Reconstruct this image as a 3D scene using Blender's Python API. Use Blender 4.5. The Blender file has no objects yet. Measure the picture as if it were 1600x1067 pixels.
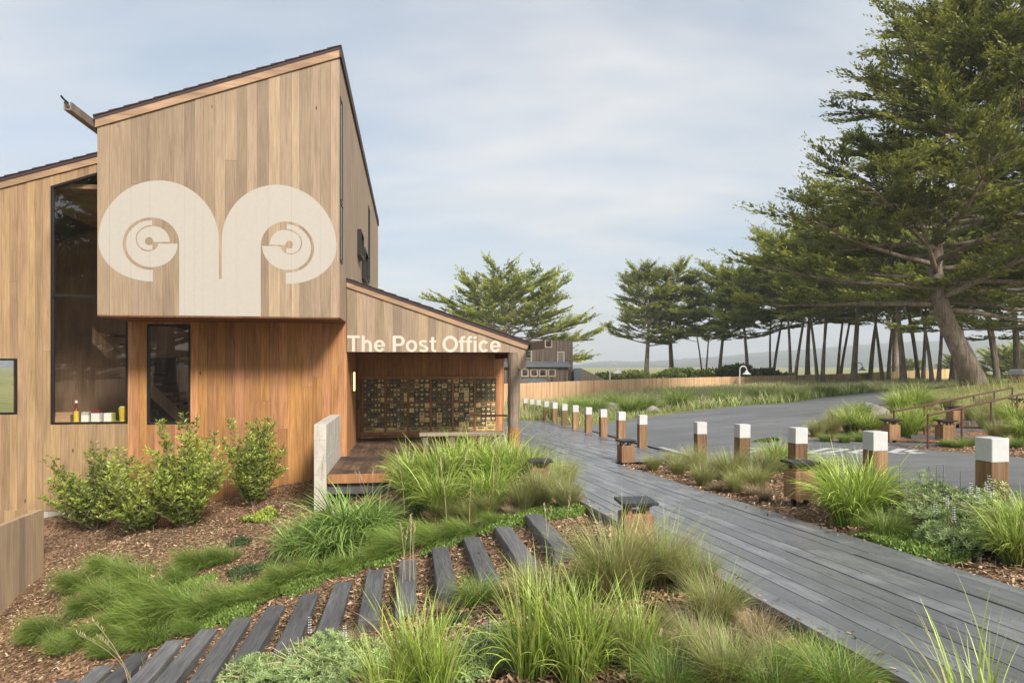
import bpy, bmesh, math, random
import numpy as np
from mathutils import Vector, Matrix
from mathutils.geometry import tessellate_polygon, delaunay_2d_cdt

random.seed(7)
RNG = np.random.default_rng(7)
sc = bpy.context.scene
COL = sc.collection
R = math.radians

# ------------------------------------------------------------------ camera
CAMZ = 2.15                      # eye above the porch deck (z = 0)
cam_d = bpy.data.cameras.new('camera')
cam_d.lens = 24.0
cam_d.sensor_width = 36.0
cam_d.shift_y = 0.0241
cam_d.clip_start = 0.05
cam_d.clip_end = 20000
cam = bpy.data.objects.new('camera', cam_d)
COL.objects.link(cam)
cam.location = (0, 0, CAMZ)
cam.rotation_euler = (R(90), 0, 0)
sc.camera = cam

# ------------------------------------------------------------------ sky and sun
SUN_EL, SUN_AZ = 38.0, 146.0     # azimuth clockwise from +Y: behind the camera, a little right
world = bpy.data.worlds.new('World')
sc.world = world
world.use_nodes = True
wn, wl = world.node_tree.nodes, world.node_tree.links
wn.clear()
w_out = wn.new('ShaderNodeOutputWorld')
w_bg = wn.new('ShaderNodeBackground')
w_bg.inputs['Strength'].default_value = 0.09
sky = wn.new('ShaderNodeTexSky')
sky.sky_type = 'NISHITA'
sky.sun_disc = False
sky.sun_elevation = R(SUN_EL)
sky.sun_rotation = R(SUN_AZ)
sky.altitude = 20
sky.air_density = 1.0
sky.dust_density = 1.6
sky.ozone_density = 1.0
tc = wn.new('ShaderNodeTexCoord')
sep = wn.new('ShaderNodeSeparateXYZ')
wl.new(tc.outputs['Generated'], sep.inputs[0])
zadd = wn.new('ShaderNodeMath'); zadd.operation = 'ADD'; zadd.inputs[1].default_value = 0.16
zabs = wn.new('ShaderNodeMath'); zabs.operation = 'MAXIMUM'; zabs.inputs[1].default_value = 0.0
wl.new(sep.outputs['Z'], zabs.inputs[0]); wl.new(zabs.outputs[0], zadd.inputs[0])
dx = wn.new('ShaderNodeMath'); dx.operation = 'DIVIDE'
dy = wn.new('ShaderNodeMath'); dy.operation = 'DIVIDE'
wl.new(sep.outputs['X'], dx.inputs[0]); wl.new(zadd.outputs[0], dx.inputs[1])
wl.new(sep.outputs['Y'], dy.inputs[0]); wl.new(zadd.outputs[0], dy.inputs[1])
comb = wn.new('ShaderNodeCombineXYZ')
wl.new(dx.outputs[0], comb.inputs[0]); wl.new(dy.outputs[0], comb.inputs[1])
cmap = wn.new('ShaderNodeMapping')
cmap.inputs['Rotation'].default_value = (0, 0, R(28))
cmap.inputs['Scale'].default_value = (0.55, 1.15, 1)
wl.new(comb.outputs[0], cmap.inputs[0])
cn = wn.new('ShaderNodeTexNoise')
cn.inputs['Scale'].default_value = 1.3
cn.inputs['Detail'].default_value = 7
cn.inputs['Roughness'].default_value = 0.52
cn.inputs['Distortion'].default_value = 0.5
wl.new(cmap.outputs[0], cn.inputs['Vector'])
cr = wn.new('ShaderNodeValToRGB')
cr.color_ramp.elements[0].position = 0.34; cr.color_ramp.elements[0].color = (0.45, 0.45, 0.45, 1)
cr.color_ramp.elements[1].position = 0.66; cr.color_ramp.elements[1].color = (0.94, 0.94, 0.94, 1)
wl.new(cn.outputs['Fac'], cr.inputs[0])
cn2 = wn.new('ShaderNodeTexNoise')
cn2.inputs['Scale'].default_value = 1.5; cn2.inputs['Detail'].default_value = 6
wl.new(cmap.outputs[0], cn2.inputs['Vector'])
cc = wn.new('ShaderNodeMixRGB')            # cloud colour: pale cream to grey blue
cc.inputs[1].default_value = (3.3, 3.95, 4.55, 1)
cc.inputs[2].default_value = (5.6, 5.5, 5.35, 1)
cr2 = wn.new('ShaderNodeValToRGB')
cr2.color_ramp.elements[0].position = 0.34; cr2.color_ramp.elements[1].position = 0.64
wl.new(cn2.outputs['Fac'], cr2.inputs[0])
wl.new(cr2.outputs[0], cc.inputs[0])
mixc = wn.new('ShaderNodeMixRGB')
wl.new(cr.outputs[0], mixc.inputs[0])
wl.new(sky.outputs[0], mixc.inputs[1])
wl.new(cc.outputs[0], mixc.inputs[2])
wl.new(mixc.outputs[0], w_bg.inputs['Color'])
wl.new(w_bg.outputs[0], w_out.inputs['Surface'])

sun_d = bpy.data.lights.new('sun', 'SUN')
sun_d.energy = 3.3
sun_d.angle = R(13)
sun_d.color = (1.0, 0.93, 0.83)
sun = bpy.data.objects.new('sun', sun_d)
COL.objects.link(sun)
_sd = Vector((math.sin(R(SUN_AZ)) * math.cos(R(SUN_EL)), math.cos(R(SUN_AZ)) * math.cos(R(SUN_EL)), math.sin(R(SUN_EL))))
sun.rotation_euler = (-_sd).to_track_quat('-Z', 'Y').to_euler()
sun.location = _sd * 60

sc.view_settings.view_transform = 'Standard'
sc.view_settings.look = 'None'
sc.view_settings.gamma = 1.0
sc.view_settings.use_curve_mapping = False
sc.view_settings.exposure = 0.93
sc.render.engine = 'CYCLES'
sc.cycles.use_denoising = True
sc.cycles.max_bounces = 6
sc.cycles.transparent_max_bounces = 8
sc.cycles.diffuse_bounces = 3
sc.cycles.glossy_bounces = 3
sc.cycles.volume_bounces = 0
sc.cycles.sample_clamp_indirect = 4.0

# ------------------------------------------------------------------ helpers
F, CX, HY = 1067.0, 800.0, 572.0     # focal length, centre column and horizon row, in photo pixels
def at_depth(x, y, D):
    return Vector(((x - CX) / F * D, D, CAMZ - (y - HY) / F * D))

def setp(o, label=None, cat=None, group=None, kind=None):
    if label: o['label'] = label
    if cat: o['category'] = cat
    if group: o['group'] = group
    if kind: o['kind'] = kind
    return o
def link(name, data, parent=None):
    o = bpy.data.objects.new(name, data)
    COL.objects.link(o)
    if parent is not None: o.parent = parent
    return o
def empty(name, loc=(0, 0, 0), rz=0.0, parent=None):
    o = link(name, None, parent)
    o.location = loc
    o.rotation_euler = (0, 0, rz)
    o.empty_display_size = 0.1
    return o
def copy_tree(o, parent=None):
    c = o.copy()
    COL.objects.link(c)
    c.parent = parent
    for ch in list(o.children): copy_tree(ch, c)
    return c

class MB:
    """collects polygons for one mesh"""
    def __init__(s): s.v = []; s.f = []
    def quad_prism(s, a, b):
        """two congruent rings of points, joined"""
        n = len(a); k = len(s.v)
        s.v += [tuple(p) for p in a] + [tuple(p) for p in b]
        s.f.append(tuple(range(k + n - 1, k - 1, -1)))
        s.f.append(tuple(range(k + n, k + 2 * n)))
        for i in range(n):
            j = (i + 1) % n
            s.f.append((k + i, k + j, k + n + j, k + n + i))
        return s
    def box(s, x0, x1, y0, y1, z0, z1):
        return s.quad_prism([(x0, y0, z0), (x1, y0, z0), (x1, y1, z0), (x0, y1, z0)],
                            [(x0, y0, z1), (x1, y0, z1), (x1, y1, z1), (x0, y1, z1)])
    def cbox(s, x0, x1, y0, y1, z0, z1, c=0.01):
        """box with chamfered vertical edges and top"""
        def ring(i, z):
            a, b, e, g = x0 + i, x1 - i, y0 + i, y1 - i
            return [(a + c, e, z), (b - c, e, z), (b, e + c, z), (b, g - c, z), (b - c, g, z), (a + c, g, z), (a, g - c, z), (a, e + c, z)]
        return s.rings([ring(0, z0), ring(0, z1 - c), ring(c, z1)])
    def rings(s, rs, cap=True):
        n = len(rs[0]); k = len(s.v)
        for r in rs: s.v += [tuple(p) for p in r]
        for q in range(len(rs) - 1):
            for i in range(n):
                j = (i + 1) % n
                s.f.append((k + q * n + i, k + q * n + j, k + (q + 1) * n + j, k + (q + 1) * n + i))
        if cap:
            s.f.append(tuple(range(k + n - 1, k - 1, -1)))
            m = k + (len(rs) - 1) * n
            s.f.append(tuple(range(m, m + n)))
        return s
    def tube(s, pts, rad, n=8, cap=True):
        pts = [Vector(p) for p in pts]
        if not hasattr(rad, '__len__'): rad = [rad] * len(pts)
        rs = []
        ref = None
        for i, p in enumerate(pts):
            t = (pts[min(i + 1, len(pts) - 1)] - pts[max(i - 1, 0)]).normalized()
            if ref is None:
                ref = Vector((0, 0, 1)) if abs(t.z) < 0.9 else Vector((1, 0, 0))
            a = (ref - t * ref.dot(t)).normalized()
            ref = a
            b = t.cross(a)
            rs.append([p + (a * math.cos(2 * math.pi * q / n) + b * math.sin(2 * math.pi * q / n)) * rad[i] for q in range(n)])
        return s.rings(rs, cap)
    def flat(s, poly, fn, d0, d1):
        """extrude a 2-D polygon (may be concave) between fn(p, d0) and fn(p, d1)"""
        n = len(poly); k = len(s.v)
        tris = tessellate_polygon([[Vector((p[0], p[1], 0)) for p in poly]])
        s.v += [tuple(fn(p, d0)) for p in poly] + [tuple(fn(p, d1)) for p in poly]
        for t in tris:
            s.f.append((k + t[0], k + t[1], k + t[2]))
            s.f.append((k + n + t[2], k + n + t[1], k + n + t[0]))
        for i in range(n):
            j = (i + 1) % n
            s.f.append((k + i, k + j, k + n + j, k + n + i))
        return s
    def build(s, name, mat, parent=None, smooth=False):
        me = bpy.data.meshes.new(name)
        me.from_pydata(s.v, [], s.f)
        bm = bmesh.new(); bm.from_mesh(me)
        bmesh.ops.recalc_face_normals(bm, faces=bm.faces)
        bm.to_mesh(me); bm.free()
        if smooth:
            me.polygons.foreach_set('use_smooth', [True] * len(me.polygons))
        if mat: me.materials.append(mat)
        return link(name, me, parent)

def np_mesh(name, verts, faces, mat, attrs=None, smooth=False):
    """verts (n,3); faces (m,k) array or list of such arrays"""
    if not isinstance(faces, list): faces = [faces]
    faces = [f for f in faces if len(f)]
    me = bpy.data.meshes.new(name)
    me.vertices.add(len(verts))
    me.vertices.foreach_set('co', np.ascontiguousarray(verts, dtype=np.float32).ravel())
    tot = np.concatenate([np.full(len(f), f.shape[1], dtype=np.int32) for f in faces])
    idx = np.concatenate([f.ravel() for f in faces]).astype(np.int32)
    me.loops.add(len(idx))
    me.loops.foreach_set('vertex_index', idx)
    me.polygons.add(len(tot))
    start = np.zeros(len(tot), dtype=np.int32); start[1:] = np.cumsum(tot)[:-1]
    me.polygons.foreach_set('loop_start', start)
    if smooth: me.polygons.foreach_set('use_smooth', np.ones(len(tot), dtype=bool))
    for k, a in (attrs or {}).items():
        at = me.attributes.new(k, 'FLOAT', 'POINT')
        at.data.foreach_set('value', np.ascontiguousarray(a, dtype=np.float32))
    me.update(calc_edges=True)
    if mat: me.materials.append(mat)
    return me

# ------------------------------------------------------------------ materials
def new_mat(name):
    m = bpy.data.materials.new(name); m.use_nodes = True
    nt = m.node_tree; nt.nodes.clear()
    out = nt.nodes.new('ShaderNodeOutputMaterial')
    return m, nt.nodes, nt.links, out
def principled(N, L, out, **kw):
    p = N.new('ShaderNodeBsdfPrincipled')
    for k, v in kw.items(): p.inputs[k].default_value = v
    L.new(p.outputs[0], out.inputs['Surface'])
    return p
def c4(c): return (c[0], c[1], c[2], 1)
def ramp(N, L, fac, stops):
    r = N.new('ShaderNodeValToRGB')
    el = r.color_ramp.elements
    while len(el) < len(stops): el.new(0.5)
    for e, (p, c) in zip(el, stops):
        e.position = p; e.color = c4(c)
    L.new(fac, r.inputs[0])
    return r
def noise(N, L, vec, scale, detail=4, rough=0.55, dist=0.0):
    n = N.new('ShaderNodeTexNoise')
    n.inputs['Scale'].default_value = scale; n.inputs['Detail'].default_value = detail
    n.inputs['Roughness'].default_value = rough; n.inputs['Distortion'].default_value = dist
    if vec is not None: L.new(vec, n.inputs['Vector'])
    return n
def mapping(N, L, vec, scale=(1, 1, 1), rot=(0, 0, 0)):
    m = N.new('ShaderNodeMapping'); m.inputs['Scale'].default_value = scale; m.inputs['Rotation'].default_value = rot
    L.new(vec, m.inputs[0]); return m
def mixrgb(N, L, fac, a, b, mode='MIX'):
    m = N.new('ShaderNodeMixRGB'); m.blend_type = mode
    for i, x in ((0, fac), (1, a), (2, b)):
        if isinstance(x, (int, float)): m.inputs[i].default_value = x
        elif isinstance(x, tuple): m.inputs[i].default_value = c4(x)
        else: L.new(x, m.inputs[i])
    return m
def math_node(N, L, op, a, b=None):
    m = N.new('ShaderNodeMath'); m.operation = op
    for i, x in ((0, a), (1, b)):
        if x is None: continue
        if isinstance(x, (int, float)): m.inputs[i].default_value = x
        else: L.new(x, m.inputs[i])
    return m
def bump(N, L, height, p, strength=0.3, dist=0.01):
    b = N.new('ShaderNodeBump'); b.inputs['Strength'].default_value = strength; b.inputs['Distance'].default_value = dist
    L.new(height, b.inputs['Height']); L.new(b.outputs[0], p.inputs['Normal'])
    return b
def plain(name, col, rough=0.6, metal=0.0, spec=0.5, vary=.13):
    m, N, L, out = new_mat(name)
    t = N.new('ShaderNodeTexCoord')
    n = noise(N, L, t.outputs['Object'], 14, 5)
    r = ramp(N, L, n.outputs['Fac'], [(0.25, tuple(x * (1 - vary) for x in col)), (0.75, tuple(min(1, x * (1 + vary * .75)) for x in col))])
    p = principled(N, L, out, Roughness=rough, Metallic=metal)
    p.inputs['Specular IOR Level'].default_value = spec
    L.new(r.outputs[0], p.inputs['Base Color'])
    return m
def wood(name, cols, axis='z', grain=1.0, vary=0.28, rough=0.72, blotch=0.35, hue=0.0, stain=None, sheen=None, spec=0.35):
    """sawn timber: long grain along an axis, each board with its own tone"""
    m, N, L, out = new_mat(name)
    t = N.new('ShaderNodeTexCoord')
    oi = N.new('ShaderNodeObjectInfo')
    off = N.new('ShaderNodeVectorMath'); off.operation = 'SCALE'
    off.inputs[0].default_value = (37.0, 61.0, 23.0)
    L.new(oi.outputs['Random'], off.inputs['Scale'])
    add = N.new('ShaderNodeVectorMath'); add.operation = 'ADD'
    L.new(t.outputs['Object'], add.inputs[0]); L.new(off.outputs[0], add.inputs[1])
    a, b = 22.0 * grain, 0.9 * grain
    sc3 = {'z': (a, a, b), 'y': (a, b, a), 'x': (b, a, a)}[axis]
    mp = mapping(N, L, add.outputs[0], sc3)
    n1 = noise(N, L, mp.outputs[0], 1.6, 6, 0.62, 0.6)
    sc4 = {'z': (2.2, 2.2, 0.5), 'y': (2.2, 0.5, 2.2), 'x': (0.5, 2.2, 2.2)}[axis]
    mp2 = mapping(N, L, add.outputs[0], sc4)
    n2 = noise(N, L, mp2.outputs[0], 1.3, 4, 0.6, 0.3)
    r = ramp(N, L, n1.outputs['Fac'], [(0.28, cols[0]), (0.52, cols[1]), (0.76, cols[2])])
    # per-board tone
    tone = N.new('ShaderNodeMapRange'); tone.inputs['To Min'].default_value = 1 - vary; tone.inputs['To Max'].default_value = 1 + vary * 0.75
    L.new(oi.outputs['Random'], tone.inputs['Value'])
    blot = N.new('ShaderNodeMapRange'); blot.inputs['From Min'].default_value = 0.3; blot.inputs['From Max'].default_value = 0.7
    blot.inputs['To Min'].default_value = 1 - blotch; blot.inputs['To Max'].default_value = 1 + blotch * 0.6
    L.new(n2.outputs['Fac'], blot.inputs['Value'])
    mul = math_node(N, L, 'MULTIPLY', tone.outputs[0], blot.outputs[0])
    sc_ = N.new('ShaderNodeVectorMath'); sc_.operation = 'SCALE'
    L.new(r.outputs[0], sc_.inputs[0]); L.new(mul.outputs[0], sc_.inputs['Scale'])
    col = sc_.outputs[0]
    if hue:
        hs = N.new('ShaderNodeHueSaturation')
        r2 = math_node(N, L, 'MULTIPLY', oi.outputs['Random'], 7.31)
        r3 = math_node(N, L, 'FRACT', r2.outputs[0])
        mr = N.new('ShaderNodeMapRange'); mr.inputs['To Min'].default_value = 0.5 - hue * 0.06; mr.inputs['To Max'].default_value = 0.5 + hue * 0.03
        L.new(r3.outputs[0], mr.inputs['Value']); L.new(mr.outputs[0], hs.inputs['Hue'])
        ms = N.new('ShaderNodeMapRange'); ms.inputs['To Min'].default_value = 1 - hue * 0.3; ms.inputs['To Max'].default_value = 1 + hue * 0.3
        L.new(r3.outputs[0], ms.inputs['Value']); L.new(ms.outputs[0], hs.inputs['Saturation'])
        L.new(col, hs.inputs['Color']); col = hs.outputs[0]
    # small knots
    vo = N.new('ShaderNodeTexVoronoi'); vo.inputs['Scale'].default_value = 1.0
    kv = {'z': (2.6, 2.6, 1.0), 'y': (2.6, 1.0, 2.6), 'x': (1.0, 2.6, 2.6)}[axis]
    L.new(mapping(N, L, add.outputs[0], kv).outputs[0], vo.inputs['Vector'])
    kr = ramp(N, L, vo.outputs['Distance'], [(0.0, (1, 1, 1)), (0.028, (1, 1, 1)), (0.06, (0, 0, 0))])
    col = mixrgb(N, L, kr.outputs[0], col, tuple(c * 0.3 for c in cols[0])).outputs[0]
    if stain:
        n4 = noise(N, L, t.outputs['Object'], stain[1], 5, 0.6)
        sr = ramp(N, L, n4.outputs['Fac'], [(0.46, (0, 0, 0)), (0.62, (1, 1, 1))])
        col = mixrgb(N, L, sr.outputs[0], col, stain[0]).outputs[0]
    p = principled(N, L, out, Roughness=rough)
    p.inputs['Specular IOR Level'].default_value = spec
    L.new(col, p.inputs['Base Color'])
    if sheen:
        n3 = noise(N, L, t.outputs['Object'], sheen[2], 4, 0.6)
        rr = N.new('ShaderNodeMapRange'); rr.inputs['From Min'].default_value = 0.35; rr.inputs['From Max'].default_value = 0.65
        rr.inputs['To Min'].default_value = sheen[0]; rr.inputs['To Max'].default_value = sheen[1]
        L.new(n3.outputs['Fac'], rr.inputs['Value']); L.new(rr.outputs[0], p.inputs['Roughness'])
    bump(N, L, n1.outputs['Fac'], p, 0.25, 0.006)
    return m

M = {}
M['cedar'] = wood('weathered_cedar', [(0.25, 0.18, 0.117), (0.345, 0.257, 0.172), (0.405, 0.312, 0.217)], vary=0.24, hue=0.12, blotch=0.16)
M['cedar_warm'] = wood('warm_cedar', [(0.25, 0.158, 0.083), (0.365, 0.246, 0.13), (0.43, 0.307, 0.18)], vary=0.22, hue=0.15, blotch=0.22)
M['cedar_red'] = wood('sheltered_red_cedar', [(0.26, 0.112, 0.042), (0.42, 0.21, 0.08), (0.52, 0.295, 0.125)], vary=0.22, hue=0.15, blotch=0.25)
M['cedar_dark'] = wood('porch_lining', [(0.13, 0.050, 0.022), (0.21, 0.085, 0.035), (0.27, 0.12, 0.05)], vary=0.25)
M['trim'] = wood('cedar_trim', [(0.31, 0.19, 0.11), (0.42, 0.275, 0.17), (0.50, 0.345, 0.23)], axis='x', vary=0.1)
M['rough_post'] = wood('rough_grey_post', [(0.10, 0.075, 0.055), (0.22, 0.165, 0.12), (0.33, 0.26, 0.19)], vary=0.1, blotch=0.4, grain=1.3)
M['post_foot'] = wood('orange_post_foot', [(0.26, 0.11, 0.04), (0.38, 0.18, 0.07), (0.45, 0.24, 0.11)], vary=0.1)
M['bench'] = wood('grey_bench_timber', [(0.17, 0.135, 0.10), (0.30, 0.245, 0.185), (0.40, 0.34, 0.27)], axis='x', vary=0.15)
M['boardwalk'] = wood('wet_boardwalk', [(0.12, 0.124, 0.134), (0.20, 0.205, 0.218), (0.27, 0.275, 0.29)], axis='y', vary=0.25, blotch=0.26,
                      stain=((0.13, 0.134, 0.143), 1.3), sheen=(0.22, 0.42, 0.8), spec=0.8)
M['porch_deck'] = wood('porch_deck_board', [(0.085, 0.048, 0.03), (0.15, 0.09, 0.055), (0.21, 0.14, 0.09)], axis='y', vary=0.25, stain=((0.04, 0.032, 0.028), 0.8))
M['step'] = wood('dark_step_timber', [(0.07, 0.07, 0.073), (0.135, 0.135, 0.138), (0.22, 0.218, 0.212)], axis='y', vary=0.3, grain=1.6, rough=0.75)
M['bollard'] = wood('bollard_timber', [(0.12, 0.058, 0.026), (0.26, 0.15, 0.075), (0.36, 0.23, 0.13)], vary=0.25, blotch=0.45)
M['light_box'] = wood('light_box_cedar', [(0.17, 0.085, 0.04), (0.29, 0.165, 0.085), (0.37, 0.235, 0.13)], vary=0.2, blotch=0.3)
M['fence'] = wood('new_fence_cedar', [(0.34, 0.175, 0.08), (0.47, 0.28, 0.145), (0.56, 0.37, 0.21)], vary=0.2, blotch=0.3)
M['fence_new'] = wood('pale_fence_pine', [(0.42, 0.29, 0.13), (0.55, 0.41, 0.21), (0.62, 0.49, 0.28)], vary=0.15)
M['barn'] = wood('old_brown_siding', [(0.060, 0.043, 0.033), (0.115, 0.083, 0.062), (0.18, 0.135, 0.10)], vary=0.3, blotch=0.4)
M['barn_pale'] = wood('grey_fence_board', [(0.14, 0.11, 0.085), (0.22, 0.18, 0.14), (0.30, 0.25, 0.20)], vary=0.2)
M['white'] = plain('white_paint', (0.53, 0.53, 0.52), 0.5, vary=.09)
M['road_paint'] = plain('worn_road_paint', (0.47, 0.47, 0.46), 0.7, vary=.2)
M['emblem'] = plain('cream_paint', (0.435, 0.405, 0.358), 0.65, vary=.035)
M['letter'] = plain('cream_letter_paint', (0.58, 0.535, 0.45), 0.6, vary=.04)
M['bronze'] = plain('dark_bronze', (0.022, 0.020, 0.019), 0.4, 0.3)
M['black'] = plain('black_metal', (0.025, 0.025, 0.026), 0.42, 0.2)
M['rail'] = plain('rust_brown_rail', (0.13, 0.06, 0.045), 0.5, 0.3)
M['roofing'] = plain('dark_shingle', (0.055, 0.035, 0.035), 0.8)
M['roof_grey'] = plain('grey_metal_roof', (0.15, 0.17, 0.19), 0.45, 0.3)
M['dark'] = plain('dark_interior', (0.055, 0.04, 0.03), 0.8)
M['interior'] = wood('interior_panel', [(0.24, 0.15, 0.085), (0.33, 0.21, 0.125), (0.40, 0.27, 0.17)], vary=0.2)
M['lamp_white'] = plain('white_enamel', (0.78, 0.78, 0.77), 0.35)

def glass_mat(name, tint=(0.75, 0.78, 0.74), ior=1.9):
    m, N, L, out = new_mat(name)
    tr = N.new('ShaderNodeBsdfTransparent'); tr.inputs[0].default_value = c4(tint)
    gl = N.new('ShaderNodeBsdfGlossy'); gl.inputs['Roughness'].default_value = 0.0; gl.inputs['Color'].default_value = (0.92, 0.93, 0.9, 1)
    fr = N.new('ShaderNodeFresnel'); fr.inputs['IOR'].default_value = ior
    mx = N.new('ShaderNodeMixShader')
    L.new(fr.outputs[0], mx.inputs[0]); L.new(tr.outputs[0], mx.inputs[1]); L.new(gl.outputs[0], mx.inputs[2])
    L.new(mx.outputs[0], out.inputs['Surface'])
    return m
M['glass'] = glass_mat('window_glass', (0.97, 0.97, 0.95), 1.9)
M['glass_dark'] = glass_mat('dark_glass', (0.35, 0.36, 0.36), 2.6)

def concrete_mat():
    m, N, L, out = new_mat('board_marked_concrete')
    t = N.new('ShaderNodeTexCoord')
    n1 = noise(N, L, t.outputs['Object'], 3.0, 7, 0.65)
    n2 = noise(N, L, t.outputs['Object'], 28, 6, 0.7)
    n3 = noise(N, L, mapping(N, L, t.outputs['Object'], (5, 5, 0.8)).outputs[0], 2.0, 5, 0.7)
    r = ramp(N, L, n1.outputs['Fac'], [(0.3, (0.42, 0.39, 0.335)), (0.7, (0.60, 0.57, 0.51))])
    r2 = ramp(N, L, n3.outputs['Fac'], [(0.5, (1, 1, 1)), (0.72, (0.55, 0.52, 0.47))])
    mx = mixrgb(N, L, 1.0, r.outputs[0], r2.outputs[0], 'MULTIPLY')
    p = principled(N, L, out, Roughness=0.85)
    L.new(mx.outputs[0], p.inputs['Base Color'])
    bump(N, L, n2.outputs['Fac'], p, 0.35, 0.01)
    return m
M['concrete'] = concrete_mat()

def asphalt_mat():
    m, N, L, out = new_mat('asphalt')
    t = N.new('ShaderNodeTexCoord')
    n1 = noise(N, L, t.outputs['Object'], 0.35, 6, 0.6, 0.4)
    n2 = noise(N, L, t.outputs['Object'], 60, 4, 0.8)
    n3 = noise(N, L, mapping(N, L, t.outputs['Object'], (0.25, 1.3, 1), (0, 0, R(-12))).outputs[0], 1.0, 5, 0.6)
    r = ramp(N, L, n1.outputs['Fac'], [(0.3, (0.12, 0.122, 0.126)), (0.7, (0.185, 0.187, 0.19))])
    r3 = ramp(N, L, n3.outputs['Fac'], [(0.35, (0.8, 0.8, 0.8)), (0.7, (1.15, 1.15, 1.15))])
    r2 = ramp(N, L, n2.outputs['Fac'], [(0.3, (0.65, 0.65, 0.65)), (0.7, (1.35, 1.35, 1.35))])
    mx = mixrgb(N, L, 1.0, r.outputs[0], r2.outputs[0], 'MULTIPLY')
    mx = mixrgb(N, L, 1.0, mx.outputs[0], r3.outputs[0], 'MULTIPLY')
    vc = N.new('ShaderNodeTexVoronoi'); vc.feature = 'DISTANCE_TO_EDGE'; vc.inputs['Scale'].default_value = 0.32
    wv = N.new('ShaderNodeVectorMath'); wv.operation = 'ADD'
    nw = noise(N, L, t.outputs['Object'], 1.6, 5, 0.7); L.new(t.outputs['Object'], wv.inputs[0]); L.new(nw.outputs['Color'], wv.inputs[1]); L.new(wv.outputs[0], vc.inputs['Vector'])
    ck = ramp(N, L, vc.outputs['Distance'], [(0.0, (0.45, 0.45, 0.45)), (0.006, (0.6, 0.6, 0.6)), (0.012, (1, 1, 1))])
    nm = noise(N, L, t.outputs['Object'], 0.18, 3); nmr = ramp(N, L, nm.outputs['Fac'], [(0.48, (0, 0, 0)), (0.58, (1, 1, 1))])
    mx = mixrgb(N, L, nmr.outputs[0], mx.outputs[0], mixrgb(N, L, 1.0, mx.outputs[0], ck.outputs[0], 'MULTIPLY').outputs[0])
    p = principled(N, L, out, Roughness=0.62)
    L.new(mx.outputs[0], p.inputs['Base Color'])
    bump(N, L, n2.outputs['Fac'], p, 0.5, 0.006)
    return m
M['asphalt'] = asphalt_mat()

def ground_mat():
    m, N, L, out = new_mat('bark_mulch_ground')
    t = N.new('ShaderNodeTexCoord')
    pos = t.outputs['Object']
    v = N.new('ShaderNodeTexVoronoi'); v.inputs['Scale'].default_value = 26; v.inputs['Randomness'].default_value = 1
    L.new(pos, v.inputs['Vector'])
    n1 = noise(N, L, pos, 0.9, 5, 0.6)
    n2 = noise(N, L, pos, 45, 4, 0.7)
    sepv = N.new('ShaderNodeSeparateColor'); L.new(v.outputs['Color'], sepv.inputs[0])
    r = ramp(N, L, sepv.outputs[0], [(0.0, (0.08, 0.048, 0.028)), (0.45, (0.22, 0.132, 0.075)), (0.8, (0.35, 0.225, 0.135)), (1.0, (0.48, 0.34, 0.22))])
    r1 = ramp(N, L, n1.outputs['Fac'], [(0.35, (0.62, 0.6, 0.6)), (0.65, (1.15, 1.1, 1.05))])
    mulch = mixrgb(N, L, 1.0, r.outputs[0], r1.outputs[0], 'MULTIPLY')
    # beyond the beds: rough turf and dry grass
    n5 = noise(N, L, pos, 0.35, 6, 0.65)
    turf = ramp(N, L, n5.outputs['Fac'], [(0.3, (0.17, 0.20, 0.055)), (0.55, (0.29, 0.28, 0.10)), (0.75, (0.38, 0.32, 0.17))])
    sp = N.new('ShaderNodeSeparateXYZ'); L.new(pos, sp.inputs[0])
    far = N.new('ShaderNodeMapRange'); far.inputs['From Min'].default_value = 23; far.inputs['From Max'].default_value = 27
    L.new(sp.outputs['Y'], far.inputs['Value'])
    wob = math_node(N, L, 'MULTIPLY', n5.outputs['Fac'], 1.0)
    mx = mixrgb(N, L, far.outputs[0], mulch.outputs[0], turf.outputs[0])
    p = principled(N, L, out, Roughness=0.9)
    p.inputs['Specular IOR Level'].default_value = 0.2
    L.new(mx.outputs[0], p.inputs['Base Color'])
    ad = math_node(N, L, 'ADD', v.outputs['Distance'], n2.outputs['Fac'])
    bump(N, L, ad.outputs[0], p, 0.8, 0.03)
    return m
M['ground'] = ground_mat()

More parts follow.
